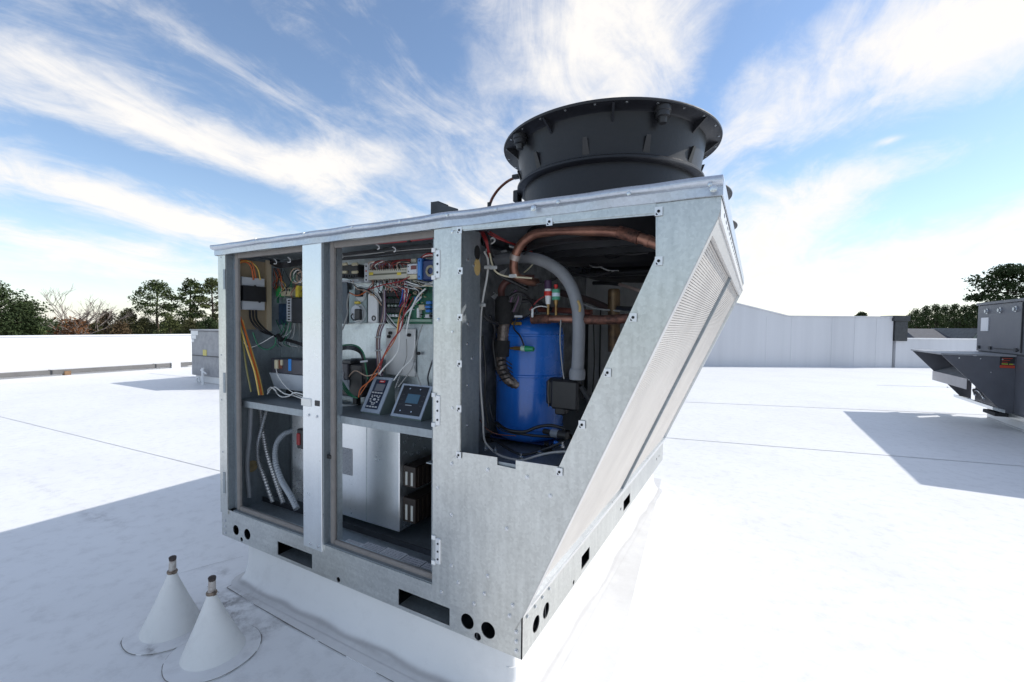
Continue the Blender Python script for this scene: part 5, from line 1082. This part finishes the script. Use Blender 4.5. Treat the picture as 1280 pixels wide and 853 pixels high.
# foam sleeved suction line
wire(unit, [(668, 348, .33), (650, 348.5, .31), (634, 352, .30), (627, 361, .295), (627, 372, .29)], .0125, mat('brown pipe', (.14, .055, .045), .45, .2, .3, 20), 'suction_pipe', 12, 6)
MB().tube([at(629.5, 371, .285), at(629.8, 376, .285), at(630.2, 404, .285), at(630.4, 406, .285)], [.024, .031, .0315, .029], 20).build('foam_sleeve', FOAM, unit)
wire(unit, [(630.5, 402, .285), (629, 415, .28), (628, 432, .28), (625.5, 448, .28), (628, 462, .282), (636, 474, .285), (648, 481, .30), (654, 481, .32)], [.016]*0 or .0205, WRAP, 'wrapped_pipe', 16, 7, ripple=.07)
MB().tube([at(627.8, 426, .279), at(627.8, 427, .279), at(626.5, 444, .279), at(626.5, 446, .279)], [.028, .0295, .0295, .028], 20).build('foam_sleeve', FOAM, unit)
for k in range(5): MB().tube([at(622+.6*k, 452+6*k, .262), at(631+1.4*k, 450+5.5*k, .258), at(640+.5*k, 456+5*k, .268)], .0022, 5).build('wrap_fold', BLACKPL, unit)
for k in range(4): wire(unit, [(636+k*2.2, 378, .27), (640+k*2.4, 366+k, .27), (643+k*2.6, 362+k*2, .275), (646+k*2, 374, .28), (640+k*2, 390, .285)], .0033, (BLACKW, PURPW, BLACKW, BLACKW)[k], 'hose_loop')
wire(unit, [(602, 385, .15), (606, 396, .16), (614, 402, .18), (622, 405, .22)], .006, BLACKPL, 'black_hose', 8)
for k, pts in enumerate((((606, 300, .2), (612, 320, .22), (622, 342, .25), (640, 352, .28), (660, 362, .3)), ((636, 372, .26), (648, 366, .27), (660, 372, .28), (668, 384, .27), (672, 392, .27)),
        ((652, 360, .3), (670, 356, .31), (690, 350, .33), (706, 344, .35)), ((640, 382, .3), (655, 376, .31), (672, 378, .32), (690, 388, .33)), ((612, 395, .2), (618, 410, .22), (616, 430, .24), (620, 460, .25)),
        ((742, 300, .5), (760, 312, .5), (784, 318, .5), (810, 316, .5)), ((700, 330, .5), (716, 342, .5), (738, 346, .5), (764, 340, .5)), ((603, 420, .14), (607, 460, .15), (606, 500, .16), (611, 535, .17)))):
    wire(unit, pts, (.0065, .005, .004, .0075, .005, .005, .0045, .0035)[k], BLACKW, 'black_hose', 7)
# cables
CBL = mat('pale grey cable', (.46, .45, .43), .45)
wire(unit, [(605.5, 315, .118), (610, 326, .118), (609, 345, .118), (603.5, 375, .115), (601, 400, .112), (600, 440, .112), (600.5, 480, .115), (603.5, 520, .12), (605, 548, .125), (612, 560, .13), (626, 570, .12), (645, 575, .11), (654, 575.5, .11), (672, 570, .12), (690, 566, .125), (712, 564.5, .13)], .0034, CBL, 'grey_cable', 8, 7)
wire(unit, [(612, 316, .13), (615, 330, .13), (620, 340, .14), (632, 345.5, .16), (645, 346.5, .18), (665, 348, .2)], .0028, CREAM, 'thin_cable', 7)
for (x, y) in ((609, 334), (601.5, 381.5), (616, 334.5), (640, 345)): fb(unit, 'cable_clamp', GREYW, x-4.5, y-2.2, x+4.5, y+2.2, .105, .006)
for k in range(5): wire(unit, [(600+k*2, 290, .12), (606+k*1.5, 300, .11), (609+k, 310, .12), (611+k*1.5, 322, .14)], .0026, (REDW, DKRED, REDW, BLACKW, BLACKW)[k])
wire(unit, [(606, 290, .13), (622, 298, .16), (638, 304, .2), (660, 310, .3)], .0030, REDW); wire(unit, [(612, 290, .13), (630, 300, .18), (648, 309, .25), (668, 316, .35)], .0026, DKRED); wire(unit, [(600, 316, .14), (590, 322, .12), (582, 332, .1)], .004, BLACKW, 'black_cable')
wire(unit, [(607, 316, .13), (613, 300, .12), (617, 298, .12), (618, 302, .12), (612, 306, .12)], .003, GREYW)
wire(unit, [(637, 308, .3), (646, 311, .3)], .004, WHITEPL, 'cable_end'); wire(unit, [(655, 341, .3), (662, 335, .3), (668, 328, .3)], .0022, CREAM); wire(unit, [(657, 290, .4), (664, 294, .4)], .004, WHITEPL, 'cable_end')
wire(unit, [(686, 334, .3), (700, 350, .29), (714, 370, .28)], .0018, CREAM); wire(unit, [(701, 400, .255), (700, 425, .25), (702, 452, .25), (705, 474, .255)], .0018, GREYW); wire(unit, [(742, 405, .7), (743, 450, .7), (741, 490, .7)], .003, BLACKW)
wire(unit, [(600, 525, .16), (608, 536, .17), (622, 543, .19), (645, 545, .2)], .0016, BROWNW); wire(unit, [(611, 500, .2), (615, 520, .2), (625, 537, .22), (650, 544, .23)], .0018, BLACKW)
wire(unit, [(620, 528, .23), (634, 537.5, .22), (655, 540, .235), (672, 534, .25), (688, 532, .26), (706, 536, .27)], .0055, BLACKW, 'black_cable', 8); wire(unit, [(622, 532, .22), (645, 541, .23), (670, 545, .25), (694, 546, .26)], .0045, BLACKW, 'black_cable', 8)
wire(unit, [(616, 549, .2), (650, 568, .19), (680, 562, .2), (706, 552, .21)], .0045, BLACKW, 'black_cable', 8)
MB().tube([at(690.5, 541.5, .235), at(700, 543, .225)], .0135, 14).build('sensor_body', mat('silver sensor', (.42, .45, .50), .3, .5), unit); MB().tube([at(699, 543, .226), at(709, 545, .22)], [.0145, .012], 12).build('sensor_cap', BLACKPL, unit); MB().tube([at(680, 539, .245), at(691, 541.5, .236)], .009, 10).build('sensor_plug', BLACKPL, unit)
MB().tube([at(693, 553, .24), at(702, 556, .235)], .006, 8).build('blue_fitting', BLUE, unit); MB().lathe(at(674, 566, .15), [(.005, .004), (.005, -.003), (.0001, -.004)], 10).build('bolt', SCREWM, unit)
for (x, y, Yv) in ((607, 561.5, .11), (619, 563.5, .12), (651, 572, .08), (703, 558, .14)): MB().lathe(at(x, y, Yv), [(.006, -.004), (.006, .003), (.003, .004), (.003, .012), (.0001, .013)], 10).build('floor_bolt', SCREWM, unit)
# pipes and brackets under the top sheet
rnd = random.Random(23)
for (x0, y0, x1, y1, Yv, r, m) in ((690, 318, 800, 306, .55, .006, DARKM), (640, 330, 700, 318, .6, .005, BLACKPL), (700, 345, 815, 338, .75, .008, DARKM), (735, 332, 800, 322, .7, .005, BLACKPL)): MB().tube([at(x0, y0, Yv), at(x1, y1, Yv)], r, 8).build('cross_tube', m, unit)
for k in range(9):
    x = 700+rnd.uniform(0, 55); y = 318+rnd.uniform(0, 22); wire(unit, [(x, y, .7), (x+8, y+rnd.uniform(-5, 8), .66), (x+18, y+rnd.uniform(0, 12), .64), (x+30, y+rnd.uniform(-2, 8), .68)], .0028, (BLACKW, BLACKW, GREYW, BLACKW, WHITEW)[k % 5])

# ================================================================== LOOSE THINGS ON THE SHELF
def wedge(name, label, cat, BL, BR, TL, grp=None):
    zs = .5815; p0 = on(2, zs, *BL); x0 = p0.x; p1 = at(BR[0], BR[1], p0.y); wdt = p1.x-x0
    t_ = on(0, x0, *TL); yy, zt = t_.y, t_.z
    t = thing(name, label, cat, (x0, p0.y, zs), 'wedge shaped controllers on the shelf'); y1 = yy+.012
    return t, x0, p0.y, zs, wdt, yy, zt
def face(x0, y0, z0, wdt, y1, z1):
    a = Vector((0, y1-y0, z1-z0)); n_ = Vector((0, -(z1-z0), y1-y0)).normalized()
    return lambda u, v, o: tuple(Vector((x0+u*wdt, y0, z0))+a*v+n_*o)
def dev(BL, BR, TL, name, label, cat, body):
    t, x0, y0, z0, wdt, y1, z1 = wedge(name, label, cat, BL, BR, TL)
    zb = z0+.006; yb = y1+.006
    pr = [(y0, z0), (yb+.004, z0), (yb, z1-.002), (y1, z1), (y0, zb)]
    m = MB(); n_ = len(pr); m.add([(x0, y, z) for y, z in pr]+[(x0+wdt, y, z) for y, z in pr], [tuple(range(n_)), tuple(range(2*n_-1, n_-1, -1))]+[(i, (i+1) % n_, (i+1) % n_+n_, i+n_) for i in range(n_)])
    m.build('casing', body, t, smooth=0); return t, face(x0, y0, zb, wdt, y1, z1)
def fp(t, F, name, m, u0, u1, v0, v1, o0, o1, par=None, label=None): return MB().plate([rect(u0, u1, v0, v1)], lambda u, v, w_: F(u, v, w_), o0, o1).build(name, m, par or t, label, smooth=0)
def fd(t, F, name, m, u, v, ru, rv, o0, o1, par=None): return MB().plate([[(u+ru*math.cos(a), v+rv*math.sin(a)) for a in [2*math.pi*k/14 for k in range(14)]]], lambda a, b, w_: F(a, b, w_), o0, o1).build(name, m, par or t, smooth=0)
SIL = mat('silver grey plastic', (.36, .41, .48), .42, .2, .04, 10); NAVYP = mat('dark blue panel', (.014, .022, .048), .3); GRNG = mat('grey green casing', (.16, .20, .19), .5, .2, .1, 20)
kp, F = dev((451.7, 516.2), (474.7, 520), (469.3, 471.7), 'keypad_controller', 'wedge shaped grey keypad controller with red badge, left of the square display controller', 'controller', GRNG)
fp(kp, F, 'front_plate', SIL, -.01, 1.01, -.01, 1.01, 0, .004)
pp = fp(kp, F, 'keypad_panel', NAVYP, .17, .83, .09, .93, .004, .0055)
fp(kp, F, 'display', SCREEN2, .30, .76, .60, .80, .0055, .0062, pp); bd = fp(kp, F, 'red_badge', REDPL, .40, .68, .845, .905, .0055, .0066, pp)
for k in range(4): fp(kp, F, 'badge_stroke', WHITEPL, .455+.045*k, .48+.045*k, .862, .888, .0066, .0069, pp)
for k in range(4): fp(kp, F, 'button', KEY, .22+.15*k, .33+.15*k, .53, .565, .0055, .0066, pp); fp(kp, F, 'button', KEY, .22+.15*k, .33+.15*k, .13, .17, .0055, .0066, pp)
for k in range(10): a = 2*math.pi*k/10; fd(kp, F, 'round_button', KEY, .50+.21*math.cos(a), .355+.105*math.sin(a), .048, .020, .0055, .0066, pp)
fd(kp, F, 'round_button', KEY, .50, .355, .075, .035, .0055, .0066, pp); fp(kp, F, 'button', KEY, .42, .58, .205, .225, .0055, .0064, pp); fp(kp, F, 'button', KEY, .27, .33, .45, .475, .0055, .0064, pp); fp(kp, F, 'button', KEY, .68, .74, .45, .475, .0055, .0064, pp)
dp, F = dev((489.2, 521.8), (526.3, 526.8), (504.7, 480.4), 'display_controller', 'square black display controller with a silver rim and blue screen, right of the keypad', 'controller', GRNG)
fp(dp, F, 'front_plate', SIL, -.01, 1.01, -.01, 1.01, 0, .004)
pp = fp(dp, F, 'black_panel', mat('gloss black panel', (.012, .012, .014), .3), .07, .93, .07, .95, .004, .0055)
fp(dp, F, 'display', SCREEN, .32, .74, .42, .70, .0055, .0063, pp); fp(dp, F, 'name_strip', GREYPL, .36, .57, .345, .365, .0055, .006, pp)
for u, v in ((.33, .86), (.68, .86), (.27, .17), (.64, .17)): fd(dp, F, 'panel_screw', SCREWM, u, v, .022, .020, .0055, .0072, pp)
for u in (.14, .19, .83, .87):
    for v in (.35, .5, .65): fp(dp, F, 'faint_key', mat('faint key', (.05, .05, .052), .4), u, u+.03, v, v+.03, .0055, .0059, pp)
# electronics box behind the mullion
x0 = at(340.5, 475, .16).x
eb_ = thing('electronics_box', 'pale grey sloping electronics box with a dark top, partly behind the bright door post', 'electronics box', (x0, .13, .5815))
zt, zm = at(365, 449, .17).z, at(360, 468, .15).z; x1 = .60
MB().plate([[(.172, .622), (.240, .622), (.240, zm), (.145, zm)]], FX, x0, x1).build('grey_case', mat('blue grey case', (.42, .46, .51), .45, 0, .06, 10), eb_, smooth=0)
for x in (x0+.02, x1-.04): MB().box(x, x+.02, .212, .235, .5815, .6215).build('foot', BLACKPL, eb_)
MB().rbox(x0+.006, x1, .150, .232, zm+.001, zt, .003).build('dark_top', mat('dark device', (.06, .06, .075), .45, 0, .1, 20), eb_)
fb(eb_, 'blue_strip', mat('bright blue strip', (.02, .22, .62), .35), 360, 449, 363.5, 464, .147, .004); fb(eb_, 'socket', BROWNW, 346.5, 450.5, 352, 461, .146, .006); fb(eb_, 'white_plug', CREAM, 342.5, 450, 346, 461.5, .138, .014, .003); fb(eb_, 'cream_corner', CREAM, 350, 450, 352, 457, .143, .008)
wc = thing('white_cable', 'loose thin white cable looped on the shelf under the grey electronics box', 'cable', (at(350, 493, .11).x, .11, .583), 'loose white cables on the shelf')
MB().tube(spline([at(345, 461, .135), at(347.5, 470, .130), at(354, 480, .135), at(362, 488, .13), at(372, 494, .12), at(384, 498, .10)], 8), .0019, 6).build('cable_run', WHITEW, wc)
Q = lambda *p: [at(x, y, .115+.01*math.sin(i*1.7)) for i, (x, y) in enumerate(p)]
MB().tube(spline(Q((336, 491), (335, 487.5), (339, 484.5), (344, 488), (347, 493), (353, 496.5), (362, 495), (369, 491), (384, 495)), 7), .0027, 6).build('cable_run', WHITEW, wc)
MB().tube(spline(Q((334, 493), (338, 487), (343, 484), (348, 487), (356, 492.5), (366, 494.5), (376, 498), (386, 501)), 7), .0025, 6).build('cable_run', WHITEW, wc)
wc2 = thing('white_cable', 'coil of white cable lying at the left of the keypad controller', 'cable', (at(436, 505, .12).x, .12, .583), 'loose white cables on the shelf')
rnd = random.Random(2)
zf = .5850; G = lambda x, y: tuple(on(2, zf, x, y))
for k in range(3): MB().tube(spline([G(424, 502+k), G(432, 499.5+k*1.5), G(441, 500+k), G(450, 501.5+k*.8), G(446, 505+k*.6), G(436, 506.5+k*.4), G(424, 506+k)], 7), .0021, 6).build('cable_run', WHITEW, wc2)
